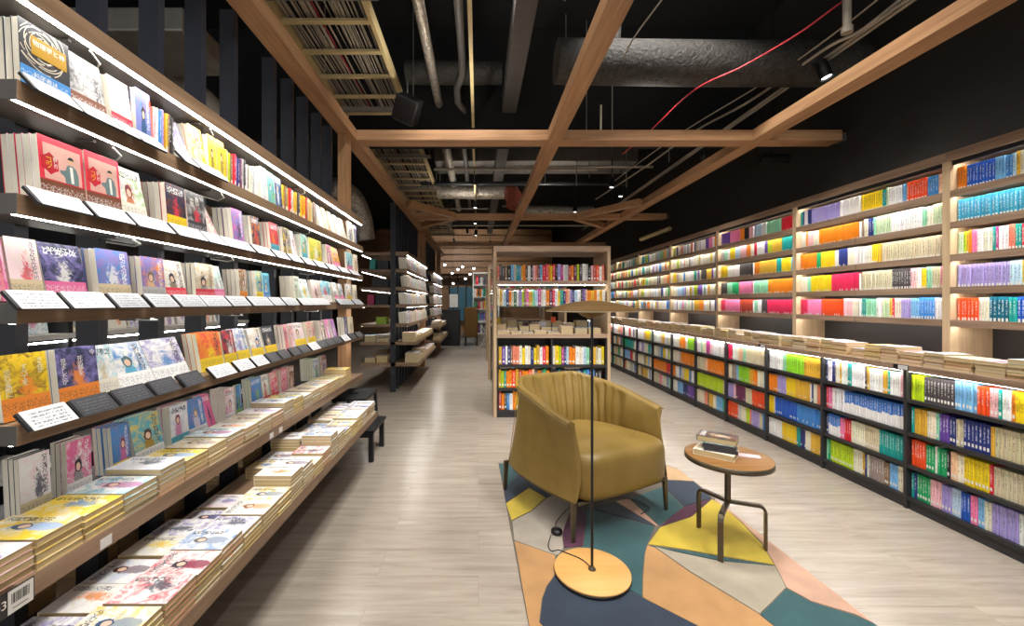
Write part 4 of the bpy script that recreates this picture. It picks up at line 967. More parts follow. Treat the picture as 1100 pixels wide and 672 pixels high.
# seat cushion: a rounded, puffed block
N = 14; vs, idx = [], {}
def sq(t, e): return math.copysign(abs(t) ** e, t)
b = bmesh.new(); bmesh.ops.create_cube(b, size=2); bmesh.ops.subdivide_edges(b, edges=b.edges, cuts=11, use_grid_fill=True)
for v in b.verts:
    x, y, z = v.co; p = 7.0
    r = (abs(x) ** p + abs(y) ** p + abs(z) ** p) ** (1 / p); x, y, z = x / r, y / r, z / r
    v.co = (x, y, z)
me = bpy.data.meshes.new('seat')
for v in b.verts:
    x, y, z = v.co
    yy = -.075 + y * .345; zz = .309 + z * .125
    if z > 0: zz += .030 * (1 - x * x * .8) * (1 - (y + .35) ** 2 * .5)
    if y < 0: yy -= .035 * (1 - x * x * .7) * (1 - z * z * .5) * -y
    xw = .325 + (.012 if y < -.4 else 0) - (.10 * max(0, y) ** 2)
    v.co = (x * xw, yy, zz - .0 + (.012 * -y if z > 0 else 0))
b.to_mesh(me); b.free(); me.polygons.foreach_set('use_smooth', [True] * len(me.polygons)); me.materials.append(M['leather'])
so = bpy.data.objects.new('seat', me); COL.objects.link(so); so.parent = ch
md = so.modifiers.new('s', 'SUBSURF'); md.levels = md.render_levels = 1
# underframe and legs
rail = [Vector((BOT[i].x * .97, BOT[i].y * .97, BOT[i].z - .008)) for i in range(0, NC, 8)]
fr = MB(); fr.tube(rail + [Vector((0, -.385, .192)) * 1, rail[0]], .010, 8); fr.build('frame', 'bronze', ch, local=True)
MB().prism([(p.x * .97, p.y * .97) for p in BOT[::8]], .192, .203).build('base_panel', 'black_plastic', ch, local=True)
for lx, ly in ((-.352, -.36), (.352, -.36), (-.345, .31), (.345, .31)):
    sx = math.copysign(1, lx); sy = math.copysign(1, ly)
    lm = MB()
    z = [0, .006, .195]; hw = [.010, .011, .016]
    secs = []
    for zz, q in zip(z, hw):
        cx, cy = lx + sx * .006 * (1 - zz / .195), ly + sy * .006 * (1 - zz / .195)
        secs += [(cx - q, cy - q * .6, zz), (cx + q, cy - q * .6, zz), (cx + q, cy + q * .6, zz), (cx - q, cy + q * .6, zz)]
    fs = [(3, 2, 1, 0), (8, 9, 10, 11)] + [(r * 4 + k, r * 4 + (k + 1) % 4, r * 4 + 4 + (k + 1) % 4, r * 4 + 4 + k) for r in range(2) for k in range(4)]
    lm.add(secs, fs); lm.build('leg', 'bronze', ch, local=True, bevel=.002)

# ---------------------------------------------------------------- floor lamp
LX, LY = .518, 1.89
la = thing('floor_lamp', 'slim black floor lamp with a shallow bronze dish shade and round beech base', 'lamp', (LX, LY, ZR))
MB().lathe([(0, ZR + .0005), (.168, ZR + .0005), (.171, ZR + .004), (.171, ZR + .010), (.168, ZR + .0119)], (LX, LY), 64).build('base_rim', 'black_plastic', la)
MB().lathe([(.1675, ZR + .012), (.170, ZR + .015), (.170, ZR + .020), (.167, ZR + .022), (0, ZR + .022)], (LX, LY), 64).build('base', 'lamp_wood', la)
MB().lathe([(.017, ZR + .0222), (.017, ZR + .027), (.009, ZR + .031), (.0065, ZR + .04)], (LX, LY), 24).build('collar', 'bronze', la)
MB().tube([(LX, LY, ZR + .03), (LX, LY, 1.185)], .0062, 12).build('pole', 'black_plastic', la)
sd = MB(); pr = []
for i in range(15):
    a = i / 14; r = .209 * (1 - a); pr.append((r, 1.214 + .046 * (1 - (1 - a) ** 2) ** 1.0 if i else 1.214))
sd.lathe(pr, (LX, LY), 72, 0)
sd.lathe([(r * .985, z - .0035) for r, z in pr], (LX, LY), 72, 1); sd.lathe([(.209, 1.214), (.2059, 1.2105)], (LX, LY), 72, 1)
sd.build('lamp_shade', ['shade', 'shade_in'], la)
MB().lathe([(.0065, 1.180), (.02, 1.181), (.045, 1.190), (.062, 1.203), (.068, 1.212), (.066, 1.213), (.058, 1.206), (.03, 1.195), (.0, 1.193)], (LX, LY), 48).build('reflector_bowl', 'shade', la)
for a in range(3):
    q = a * 2 * PI / 3; MB().tube([(LX + .05 * math.cos(q), LY + .05 * math.sin(q), 1.205), (LX + .05 * math.cos(q), LY + .05 * math.sin(q), 1.250)], .002, 6).build('spacer', 'bronze', la)
pts = [(LX - .004, LY + .012, ZR + .026), (LX - .03, LY + .07, ZR + .0245), (LX - .09, LY + .12, ZR + .0245), (LX - .125, LY + .145, ZR + .024)]
pts2 = pts + [(LX - .155, LY + .17, ZR + .004), (.355, 2.11, ZR + .004), (.385, 2.195, ZR + .008)]
cord = MB().tube(catmull([Vector(p) for p in pts2], 40), .0025, 6).build('cord', 'rubber', la)
sw = flr(598, 571, .02)
MB().lathe([(0, ZR), (.027, ZR), (.031, ZR + .006), (.030, ZR + .018), (.024, ZR + .024), (0, ZR + .025)], sw, 32).build('foot_switch', 'black_plastic', la)
MB().tube(catmull([Vector((sw[0], sw[1] + .03, ZR + .006)), Vector((sw[0] + .03, sw[1] + .13, ZR + .004)), Vector((sw[0] + .16, sw[1] + .30, ZR + .004)), Vector((sw[0] + .35, sw[1] + .38, ZR + .004)), Vector((.93, 2.62, ZR + .004)), Vector((1.03, 2.50, ZR + .004)), Vector((.95, 2.42, ZR + .004))], 40), .0025, 6).build('cord', 'rubber', la)

# ---------------------------------------------------------------- side table and what lies on it
TX, TY, TZ = 1.284, 2.134, .465
ta = thing('side_table', 'round walnut side table on a three-legged flat bronze metal base beside the armchair', 'table', (TX, TY, ZR))
MB().lathe([(0, TZ - .006), (.197, TZ - .006), (.199, TZ - .004), (.199, TZ - .001), (.197, TZ), (0, TZ)], (TX, TY), 72).build('table_top', 'table_top', ta)
MB().lathe([(0, TZ - .028), (.196, TZ - .028), (.2005, TZ - .026), (.2005, TZ - .002), (.1992, TZ - .0015)], (TX, TY), 72).build('rim', 'bronze', ta)
MB().box(TX - .011, TX + .011, TY - .011, TY + .011, .222, TZ - .0285).build('stem', 'bronze', ta, bevel=.002)
for fx, fy in (flr(750.4, 566, ZR), flr(774, 603, ZR), flr(823, 590.5, ZR)):
    d = Vector((fx - TX, fy - TY, 0)); L = d.length; d.normalize(); q = Vector((-d.y, d.x, 0)) * .0125
    prof = [(.004, .222), (.004, .236), (L - .03, .236), (L - .012, .231), (L - .002, .219), (L + .004, .20), (L + .004, ZR), (L - .008, ZR), (L - .008, .20), (L - .014, .213), (L - .024, .2215), (L - .036, .222)]
    vs = [d * r + Vector((TX, TY, z)) + q * sgn for sgn in (-1, 1) for r, z in prof]; n = len(prof)
    fs = [tuple(range(n - 1, -1, -1)), tuple(range(n, 2 * n))] + [(i, (i + 1) % n, n + (i + 1) % n, n + i) for i in range(n)]
    mb = MB().add([tuple(v) for v in vs], fs); ob = mb.build('leg', 'bronze', ta, bevel=.0015)
    bm2 = bmesh.new(); bm2.from_mesh(ob.data); bmesh.ops.recalc_face_normals(bm2, faces=bm2.faces); bm2.to_mesh(ob.data); bm2.free()
CWK = lambda *a: pal(*a)
def tb(px, py, z, dx, dy, dz, p, rz, label):
    c = flr(px, py, z); r = math.radians(rz)
    o_ = Vector((c[0], c[1], 0)) - Vector((math.cos(r) * dx / 2 - math.sin(r) * dy / 2, math.sin(r) * dx / 2 + math.cos(r) * dy / 2, 0))
    o = lying('table_book', o_.x, o_.y, z, dx, dy, dz, pal(*p), label, 'books on the side table', rz=r); o.color = c4(CW[p[3]]); return o
z = TZ + .0006
tb(769, 488.0, z, .185, .125, .028, ('cream', 'tan', 'white', 'cream'), -42, 'thick cream paperback at the bottom of the pile on the side table')
tb(774, 482.5, z + .0286, .105, .150, .019, ('black', 'cream', 'mint', 'black'), 60, 'black spined booklet, lower of two in the side table pile')
tb(773, 478.5, z + .0482, .105, .148, .019, ('black', 'mint', 'cream', 'black'), 57, 'black spined booklet, upper of two in the side table pile')
tb(771, 472.5, z + .0678, .178, .120, .026, ('black', 'brown', 'tan', 'black'), -38, 'dark covered book topmost on the side table pile')
c = flr(803, 490, TZ)
pk = MB().box(-.055, .055, -.022, .022, 0, .006); o = pk.build('bookmark_packet', 'pink_packet' if 'pink_packet' in M else 'white_paint'); M['pink_packet'] = plain('pale_pink_paper', '#e3c6cc', .3); o.data.materials[0] = M['pink_packet']
o.location = (c[0], c[1], TZ + .0006); o.rotation_euler.z = math.radians(-22); tag(o, 'crumpled pale pink packet lying beside the books on the side table', 'packet')
for v in o.data.vertices: v.co.z *= (1 + .6 * math.sin(v.co.x * 60))

# ---------------------------------------------------------------- step stool
st = thing('step_stool', 'black wooden two-step stool at the end of the low book platform', 'stool', (-1.0, 3.46, 0))
ya, yb = 3.235, 3.63
up = MB(); zt = .50
for (a, b, c_, d) in ((-1.15, -.885, ya, ya + .16), (-1.15, -.885, yb - .16, yb), (-1.15, -1.06, ya + .1601, yb - .1601), (-1.0, -.885, ya + .1601, yb - .1601)): up.box(a, b, c_, d, zt - .022, zt)
up.build('upper_step', 'black', st)
MB().box(-1.06, -1.0, ya + .1601, yb - .1601, zt - .03, zt - .0225).build('hand_hole', 'rubber', st)
MB().box(-1.10, -.815, ya - .01, yb + .03, .23, .252).build('lower_step', 'black', st, bevel=.003)
for yy in (ya + .012, yb - .032):
    MB().add([(-.912, yy, .4779), (-.89, yy, .4779), (-.89, yy + .028, .4779), (-.912, yy + .028, .4779), (-.90, yy, .2525), (-.878, yy, .2525), (-.878, yy + .028, .2525), (-.90, yy + .028, .2525)], [(0, 1, 2, 3), (7, 6, 5, 4), (4, 5, 1, 0), (5, 6, 2, 1), (6, 7, 3, 2), (7, 4, 0, 3)]).build('leg', 'black', st)
    MB().box(-1.145, -1.12, yy, yy + .028, 0, .4779).build('leg', 'black', st)
    MB().box(-.862, -.826, yy - .004, yy + .034, 0, .2295).build('leg', 'black', st)
    MB().box(-1.119, -.863, yy + .004, yy + .024, .19, .2295).build('rail', 'black', st)

# ---------------------------------------------------------------- islands in the middle
def island(x0, x1, y0, dep, label, full, tagname):
    t = thing('book_island', label, 'bookcase', ((x0 + x1) / 2, y0, 0), 'oak framed book islands in the middle of the floor')
    y1 = y0 + dep; top = 1.867; fw = .032
    for a in (x0, x1 - fw): MB().box(a, a + fw, y0, y1, 0, top - .0605).build('side_frame', 'case_z', t, bevel=.0015)
    MB().box(x0, x1, y0, y1, top - .06, top).build('top_frame', 'case_x', t, bevel=.0015)
    xi0, xi1 = x0 + fw + .0005, x1 - fw - .0005
    s1 = MB().box(xi0, xi1, y0 + .01, y1 - .01, 1.447, 1.49).build('shelf', 'case_x', t)
    MB().box(xi0 + .02, xi1 - .02, y0 + .03, y0 + .042, 1.4425, 1.4465).build('led_strip', 'led_r', s1)
    MB().box(xi0, xi1, y0 + .015, y0 + .24, 1.205, 1.213).build('glass_shelf', 'glass_green', t)
    MB().box(xi0, xi1, y0 - .003, y1, .866, .909).build('counter_board', 'case_x', t, bevel=.002)
    xm = (x0 + x1) / 2
    for a in (xi0, xm - .008, xi1 - .016): MB().box(a, a + .016, y0 + .012, y1 - .01, 0, .8655).build('case_panel', 'case_dark', t)
    for z in (.575, .32, .077):
        for a, b in ((xi0 + .0165, xm - .0085), (xm + .0085, xi1 - .0165)): MB().box(a, b, y0 + .014, y1 - .011, z - .03, z - .001).build('case_shelf', 'case_dark', t)
    MB().box(xi0 + .017, xi1 - .017, y0 + .27, y0 + .28, .0465, .8655).build('case_back', 'case_dark', t) if False else None
    MB().box(xi0 + .0165, xm - .009, y0 + .3, y0 + .31, .578, .8655).build('back_panel', 'case_dark', t); MB().box(xm + .009, xi1 - .0165, y0 + .3, y0 + .31, .578, .8655).build('back_panel', 'case_dark', t)
    for a, b in ((xi0 + .0165, xm - .0085), (xm + .0085, xi1 - .0165)): MB().box(a, b, y0 + .02, y0 + .035, 0, .0465).build('kick_board', 'case_dark', t)
    return t, xi0, xi1, xm
g = NT('green_edged_glass'); g.set(Roughness=.05, IOR=1.45); g.b.inputs['Transmission Weight'].default_value = .85; g.base('#9fd8c8'); M['glass_green'] = g.m
def hrow(name, xa, xb, y, z, h, cols, where, group, dep=.15, th=.03):
    x = xa + .004; i = 0
    while x < xb - .018:
        cn = cols[i % len(cols)] if cols else random.choice(['black', 'navy', 'red', 'orange', 'white', 'cream', 'yellow', 'teal', 'crimson', 'brown', 'green', 'purple', 'charcoal', 'blue', 'salmon', 'gold', 'white', 'grey'])
        t = th * random.uniform(.72, 1.25)
        if x + t > xb - .002: break
        o = bpy.data.objects.new(name, SPINE); COL.objects.link(o); o.rotation_euler.z = PI / 2
        o.location = (x + t, y + random.uniform(0, .008), z + .0005); o.scale = (dep, t * .96, h * random.uniform(.88, 1.04)); o.color = jitter(cn); o['art'] = random.random()
        tag(o, f"{cn} hardback, {ORD[i]} from left, {where}", 'book', group)
        x += t; i += 1
isl, xi0, xi1, xm = island(.165, 1.435, 4.5, .56, 'oak framed open book island behind the armchair with charcoal lower shelves', True, '')
hrow('hardback_book', xi0, xi1, 4.535, 1.49, .178, ['salmon', 'charcoal', 'charcoal', 'brown', 'black', 'sky blue', 'grey', 'teal', 'blue', 'gold', 'orange', 'charcoal', 'white', 'black', 'pale pink', 'salmon', 'plum', 'sky blue', 'red', 'crimson', 'orange', 'yellow', 'red', 'black', 'lavender', 'magenta', 'white', 'grey', 'brick red', 'orange', 'plum', 'lime', 'charcoal', 'white', 'grey', 'black', 'pale pink', 'brick red', 'orange red', 'white'], 'top row of the oak island', 'hardbacks on the island top row')
hrow('hardback_book', xi0, xi1, 4.535, 1.2135, .182, ['cream', 'gold', 'white', 'pale blue', 'navy', 'orange', 'cream', 'dark green', 'white', 'lavender', 'lime', 'brown', 'pink', 'gold', 'mint', 'pale blue', 'magenta', 'cream', 'white', 'orange', 'plum', 'crimson', 'white', 'yellow', 'teal', 'navy', 'salmon', 'peach', 'lavender', 'navy', 'pale blue', 'white', 'charcoal', 'purple', 'peach', 'orange', 'gold', 'orange'], 'glass shelf of the oak island', 'hardbacks on the island glass shelf')
for j, (a, b, nm) in enumerate(((xi0 + .0165, xm - .009, 'left half'), (xm + .009, xi1 - .0165, 'right half'))):
    for z, rn, cols in ((.575, 'upper', [['gold', 'purple', 'white', 'navy', 'brown', 'salmon', 'salmon', 'cream', 'yellow', 'white', 'cream', 'navy', 'yellow', 'gold', 'white', 'crimson', 'orange', 'salmon'], ['cream', 'yellow', 'lime', 'magenta', 'navy', 'pale blue', 'orange', 'orange', 'white', 'cream', 'white', 'pale blue', 'mint', 'charcoal', 'gold', 'beige']][j]),
                        (.32, 'middle', [['gold', 'lime', 'teal', 'orange', 'orange', 'orange red', 'gold', 'brick red', 'orange', 'orange', 'orange red', 'peach', 'charcoal', 'orange', 'brown', 'green', 'orange'], ['charcoal', 'navy', 'teal', 'black', 'navy', 'blue', 'navy', 'teal', 'royal blue', 'sky blue', 'navy', 'teal', 'blue', 'navy', 'blue', 'black']][j]), (.077, 'bottom', [['brick red', 'orange', 'charcoal', 'blue', 'white', 'orange', 'gold', 'orange red', 'brick red', 'black', 'orange', 'red'], None][j])):
        hrow('hardback_book', a, b, 4.54, z, .198, cols, f"{rn} case row, {nm} of oak island", f"hardbacks in the island case, {rn} row {nm}", .17, .033)
# stacks on the island counter
k = 0
CP = [('cream', 'white', 'tan', 'cream'), ('white', 'pale pink', 'pink', 'pale pink'), ('white', 'cream', 'orange', 'white'), ('pale blue', 'white', 'navy', 'pale blue'), ('white', 'grey', 'lavender', 'white'), ('pale pink', 'white', 'red', 'white')]
ordx = 0
for row, yy in ((0, 4.52), (1, 4.69), (2, 4.86)):
    x = xi0 + .01
    while x < xi1 - .13:
        wd = random.choice((.105, .115, .13)); n = (random.choice((1, 2, 2, 3)) + row * 2) if not (row == 0 and x > .8) else random.choice((3, 4)); z = .9095; p0 = random.choice(CP)
        if row == 0 and 1.02 < x < 1.2: p0 = ('blue', 'white', 'teal', 'blue')
        for j in range(n):
            t = random.uniform(.016, .024)
            lying('island_paperback', x, yy + .15, z, .15, wd, t, pal(*p0), f"{p0[0]} book {'topmost' if j == n - 1 else ORD[j] + ' from bottom'} of {n}, {ORD[ordx]} stack of the island counter", 'book stacks on the island counter', rz=-PI / 2, pages=row == 0)
            z += t + .0006
        x += wd + random.uniform(.006, .03); ordx += 1
# little cards standing on the island stacks
M['brown_card'] = plain('brown_card', '#4d231d', .5); M['orange_card'] = plain('orange_card', '#ee5a1e', .5); M['lilac_card'] = plain('lilac_card', '#d6d2da', .5); M['blue_card'] = plain('blue_card', '#3c9bd0', .5)
for nm, px, py, w_, h_, mt, lb in (('display_box', 566.5, 349, .10, .075, 'brown_card', 'dark brown box standing upright among the stacks on the island counter'), ('price_card', 583, 348, .08, .065, 'lilac_card', 'pale lilac card standing beside the brown box on the island counter'), ('display_card', 594.5, 343, .055, .065, 'orange_card', 'bright orange card above the island book stacks'), ('yellow_box', 535.5, 345, .05, .09, 'ink_gold', 'yellow box at the left end of the island counter')):
    Yc = 4.845; X0 = (px - VX) * Yc / F; Z0 = H - (py - VY) * Yc / F
    o = MB().box(X0 - w_ / 2, X0 + w_ / 2, 4.842, 4.855, Z0 - h_ / 2, Z0 + h_ / 2).build(nm, mt, bevel=.002); tag(o, lb, 'card' if 'card' in nm else 'box')
isl2, a0, a1, am = island(.165, 1.435, 6.75, .56, 'second oak framed book island behind the first', False, '')
isl3, a0, a1, am = island(.165, 1.435, 9.0, .56, 'farthest oak framed book island down the aisle', False, '')
for z, rn in ((1.49, 'top row'), (1.2135, 'glass shelf')):
    hrow('island_hardback', a0, a1, 6.79, z, .18, None, f"{rn} of the second island", 'hardbacks on the second island', .15, .04)

# ---------------------------------------------------------------- shelving farther down the left side
def far_shelving(y0, y1, lab, q):
    t = thing('display_shelving', lab, 'shelving', (-1.2, (y0 + y1) / 2, 0), 'oak display shelving along the aisle')
    for i, (z0, z1) in enumerate(LEV):
        z0, z1 = z0 - .02, z1 - .02
        s = MB().box(-.985, -1.16, y0, y1, z0, z1).build('shelf_board', 'oak_y', t)
        MB().box(-.999, -1.006, y0 + .02, y1 - .02, z0 - .002, z0 - .0003).build('led_strip', 'led', s)
        s = MB().box(-1.24, -1.66, y0, y1, z0, z1 - .01).build('shelf_board', 'oak_y', t)
        MB().box(-1.63, -1.638, y0 + .02, y1 - .02, z0 - .002, z0 - .0003).build('led_strip', 'led', s)
        if i == 0: continue
        # covers facing the aisle, page edges towards the camera
        y = y0 + .01; j = 0
        while y < y1 - .13:
            p = random.choice(LIGHTP); w_ = random.uniform(.12, .19); nn = random.choice((2, 3, 4)) if y < y0 + .9 else 1; x = -1.0
            for c_ in range(nn):
                standing('faced_book', x, y, z1 + .003, w_ * .8, random.uniform(.15, .18) if c_ == 0 else .16, .024, p, random.choice((4, 6, 8)) if False else 6, f"{p[0]} and {p[1]} book, {ORD[c_]} deep at {ORD[j]} place, {['', 'top', 'second', 'third', 'fourth'][i]} shelf, {q} far shelving", f"face-out books on the {q} far shelving"); x -= .0285
            y += w_; j += 1
    for i, (z0, z1) in enumerate(((.66, .70), (.36, .41))):
        MB().box(-.88 if i == 0 else -.84, -1.66, y0, y1, z0, z1).build('table_board', 'oak_y', t)
        y = y0 + .01; j = 0
        while y < y1 - .14:
            p0 = random.choice(LIGHTP + ILL); z = z1 + .0005; n = random.choice((3, 4, 6)) if y < y0 + 1 else 3
            for c_ in range(n):
                lying('laid_book', (-.886 if i == 0 else -.846) - .18, y, z, .18, .13, .022, pal(*p0), f"{p0[0]} book {ORD[c_]} from bottom, {ORD[j]} stack, {['upper', 'lower'][i]} table of the {q} far shelving", f"book stacks on the {q} far shelving", pages=False); z += .0226
            y += .145; j += 1
    j = 0
    for zz, tn in ((.7005, 'upper'), (.4105, 'lower'), (.9475, 'shelf')):
        if q != 'nearer': break
        y = y0 + .02
        while y < y0 + (.9 if tn != 'shelf' else 0):
            for x_ in (-1.43, -1.60):
                p0 = random.choice(LIGHTP + [('teal', 'white', 'navy', 'teal'), ('navy', 'blue', 'white', 'navy')]); z = zz
                for c_ in range(random.choice((2, 3, 4))):
                    lying('laid_book', x_, y, z, .15, .11, .022, pal(*p0), f"{p0[0]} book {ORD[c_]} from bottom, {ORD[j]} stack, rear half of {q} far shelving", f"book stacks on the rear half of the {q} far shelving", pages=False); z += .0226
                j += 1
            y += .2
    y = y0; 
    while y < y1:
        a = SLX0; 
        MB().box(SLX0, SLX1 + .0, y, y + .03, .0, 2.649).build('slat', 'slat', t); y += .235
    return t
f1 = far_shelving(5.8, 8.1, 'oak and black shelving beyond the black stool, holding cream-edged books', 'nearer')
f2 = far_shelving(9.3, 11.4, 'farthest oak shelving on the left of the aisle', 'farther')
for yy in (8.0, 11.3): tag(MB().box(-1.16, -1.05, yy + .12, yy + .24, .0, 2.649).build('oak_post', 'beam_z'), f"oak post rising to the ceiling beam beside the {'nearer' if yy < 9 else 'farther'} far shelving", 'post')
# goods on the rear half of the nearer far shelving
M['teal_box'] = plain('teal_box', '#1e7f7c', .5); M['pink_box'] = plain('magenta_box', '#b2275f', .5); M['dark_box'] = plain('dark_box', '#1c1d20', .5); M['lime_box'] = plain('lime_box', '#8fae2a', .5)
for i, (x0, x1, lv, h_, mt, cn) in enumerate(((-1.27, -1.42, 1, .13, 'dark_box', 'dark'), (-1.45, -1.53, 1, .15, 'teal_box', 'teal'), (-1.27, -1.5, 2, .13, 'dark_box', 'dark'), (-1.27, -1.45, 3, .14, 'dark_box', 'dark'), (-1.47, -1.56, 3, .14, 'pink_box', 'magenta'), (-1.3, -1.44, 4, .1, 'lime_box', 'lime green'))):
    z = LEV[lv][1] - .0295; o = MB().box(x1, x0, 5.82, 6.0, z, z + h_).build('storage_box', mt, bevel=.003); tag(o, f"{cn} storage box on the {ORD[lv - 1]} shelf at the near end of the far shelving", 'box', 'storage boxes on the far shelving')

# ---------------------------------------------------------------- the far end of the shop
t = thing('glass_front', 'blue lit glass shopfront far down the aisle', 'shopfront', (-.2, 17.6, 0))
for i in range(6): MB().box(-1.2 + i * .35, -.9 + i * .35, 17.6, 17.65, .5, 1.9).build('pane', 'lit_blue', t)
for i in range(7): MB().box(-1.25 + i * .35, -1.21 + i * .35, 17.55, 17.66, 0, 2.4).build('mullion', 'black', t)
t = thing('ceiling_bulkhead', 'brown boarded bulkhead over the far shopfront', 'bulkhead', (0, 16.6, 2.4))
for i in range(7): MB().box(-4, 2.9, 16.6, 16.66, 2.42 + i * .26, 2.64 + i * .26).build('board', 'beam_x', t)
t = thing('white_bookshelf', 'tall white shelf of colourful books beyond the islands', 'bookcase', (.2, 13.0, 0))
for z in (.3, .68, 1.06, 1.44, 1.82): MB().box(-.15, .62, 13.0, 13.3, z - .03, z).build('shelf', 'white_paint', t)
for x in (-.18, .62): MB().box(x, x + .03, 13.0, 13.3, 0, 2.2).build('side_panel', 'white_paint', t)
MB().box(-.15, .62, 13.305, 13.315, 0, 2.2).build('back_panel', 'white_paint', t); MB().box(-.15, .62, 13.0, 13.3, 2.17, 2.2).build('top_panel', 'white_paint', t)
for z, rn in ((.3, 'lowest'), (.68, 'second'), (1.06, 'third'), (1.44, 'fourth'), (1.82, 'top')): hrow('white_shelf_book', -.14, .6, 13.02, z, .25, None, f"{rn} shelf of the far white bookshelf", 'books on the far white bookshelf', .2, .06)
t = thing('lounge_seat', 'brown upholstered seat back standing at the end of the aisle', 'chair', (-.15, 12.2, 0))
M['brown_cloth'] = plain('brown_cloth', '#6d4e22', .8)
MB().box(-.42, -.02, 12.0, 12.12, .25, 1.12).build('backrest', 'brown_cloth', t, bevel=.03); MB().box(-.42, -.02, 12.121, 12.6, .28, .5).build('seat', 'brown_cloth', t, bevel=.03)
for x in (-.4, -.07):
    for yy in (12.02, 12.5): MB().box(x, x + .04, yy, yy + .04, 0, .245).build('leg', 'black', t)
t = thing('white_table', 'small white table beside the brown seat at the end of the aisle', 'table', (.15, 11.6, 0))
MB().box(.0, .45, 11.5, 11.9, .70, .73).build('table_top', 'white_paint', t)
MB().tube([(.05, 11.7, 0), (.4, 11.7, .699)], .018, 8).build('leg', 'white_paint', t); MB().tube([(.4, 11.75, 0), (.05, 11.75, .699)], .018, 8).build('leg', 'white_paint', t)
t = thing('black_desk', 'black service desk with a monitor at the end of the left shelving', 'desk', (-.85, 12.3, 0))
MB().box(-1.5, -.55, 12.0, 12.6, 0, 1.05).build('body', 'black', t, bevel=.005); MB().box(-.85, -.6, 12.1, 12.13, 1.12, 1.5).build('monitor', 'white_paint', t); MB().box(-.75, -.7, 12.131, 12.16, 1.051, 1.2).build('monitor_stand', 'black', t)
# ---------------------------------------------------------------- oak beam grid
ZB0, ZB1 = 2.65, 2.74
def beam(nm_label, x0, x1, y0, y1, mat, z0=ZB0, z1=ZB1):
    o = MB().box(x0, x1, y0, y1, z0, z1).build('ceiling_beam', mat, bevel=.002); tag(o, nm_label, 'beam', 'oak ceiling beams'); return o
beam('long oak ceiling beam above the left display shelving', -1.17, -1.05, -1.0, 12.6, 'beam_y')
beam('long oak ceiling beam running over the middle of the floor', .60, .72, -1.0, 12.6, 'beam_y')
beam('long oak ceiling beam nearest the dark right wall', 2.36, 2.50, -1.0, 12.6, 'beam_y')
for yc, lb in ((3.57, 'nearest'), (6.9, 'second'), (10.2, 'third')):
    for i, (a, b) in enumerate(((-1.05, .6), (.72, 2.36), (2.5, 3.137))):
        beam(f"{lb} oak cross beam, {('left', 'middle', 'right end')[i]} length", a + .0005, b - .0005, yc, yc + .15, 'beam_x')
    if yc < 11: tag(MB().box(3.138, 3.199, yc + .03, yc + .12, ZB0 + .01, ZB1 - .01).build('beam_bracket', 'steel_dark'), f"dark bracket fixing the {lb} oak cross beam to the wall", 'bracket')
def brace(p, q, lb, wd=.06):
    d = Vector((q[0] - p[0], q[1] - p[1], 0)).normalized(); n = Vector((-d.y, d.x, 0)) * wd
    o = MB().prism([(p[0] + n.x, p[1] + n.y), (p[0] - n.x, p[1] - n.y), (q[0] - n.x, q[1] - n.y), (q[0] + n.x, q[1] + n.y)], ZB0 + .001, ZB1 - .001).build('corner_brace', 'beam_x', bevel=.002)
    tag(o, lb, 'beam', 'oak corner braces')
brace((-1.03, 6.05), (-.42, 6.88), 'oak corner brace on the near side of the second cross beam, left'); brace((-1.03, 7.7), (-.42, 7.06), 'oak corner brace on the far side of the second cross beam, left')
brace((2.34, 5.95), (1.67, 6.88), 'oak corner brace on the near side of the second cross beam, right'); brace((2.34, 7.8), (1.67, 7.06), 'oak corner brace on the far side of the second cross beam, right')

# ---------------------------------------------------------------- soffit, ducts, pipes, trays
o = MB().box(-6, 3.19, 4.75, 5.15, 3.16, 4.39).build('trim_downstand', 'ceiling'); o['kind'] = 'structure'
o = MB().box(.27, .43, -1, 4.74, 3.42, 3.62).build('steel_beam', 'steel_dark'); tag(o, 'dark grey steel ceiling beam running along the shop, near length', 'beam')
o = MB().box(.27, .43, 5.16, 13, 3.42, 3.62).build('steel_beam', 'steel_dark'); tag(o, 'dark grey steel ceiling beam running along the shop, far length', 'beam')
def tray(y0, y1, lb):
    t = thing('cable_tray', lb, 'cable tray', (-1.12, (y0 + y1) / 2, 3.3))
    for x in (-1.47, -.80): MB().box(x, x + .03, y0, y1, 3.3, 3.40).build('side_rail', 'cream_metal', t)
    y = y0 + .2
    while y < y1: MB().box(-1.4395, -.8005, y, y + .045, 3.305, 3.325).build('rung', 'cream_metal', t); y += .37
    for i in range(30):
        x = -1.42 + .59 * i / 29; zq = 3.329 + random.uniform(0, .03); rr = random.uniform(.004, .009)
        pts = [(x + random.uniform(-.012, .012), y0 + (y1 - y0) * k / 6, zq + rr) for k in range(7)]
        if 14 < i < 17: continue
        MB().tube(pts, rr, 6).build('tray_cable', 'red_cable' if i == 13 else 'cable', t)
    y = y0 + .5
    while y < y1:
        MB().box(-1.62, -.66, y, y + .04, 3.245, 3.285).build('support_channel', 'grey_metal', t)
        for x in (-1.6, -.68): MB().tube([(x, y + .02, 3.286), (x, y + .02, 4.39)], .005, 6).build('hanger_rod', 'grey_metal', t)
        y += 1.6
    return t
tray(.6, 4.6, 'cream ladder cable tray carrying many grey cables above the left beam, near length')
tray(5.2, 12.5, 'cream ladder cable tray carrying many grey cables above the left beam, far length')
def pipe(nm, lb, cat, pts, r, mat, n=12, smooth=False, grp=None):
    pts = catmull([Vector(p) for p in pts], 40) if smooth else pts
    o = MB().tube(pts, r, n).build(nm, mat); tag(o, lb, cat, grp); return o
k = 2.3
pipe('ceiling_pipe', 'crumpled foil wrapped pipe left of the ceiling track, near length', 'pipe', [(-.45, .5, 3.5), (-.45, 4.7, 3.5)], .045, 'foil', 14)
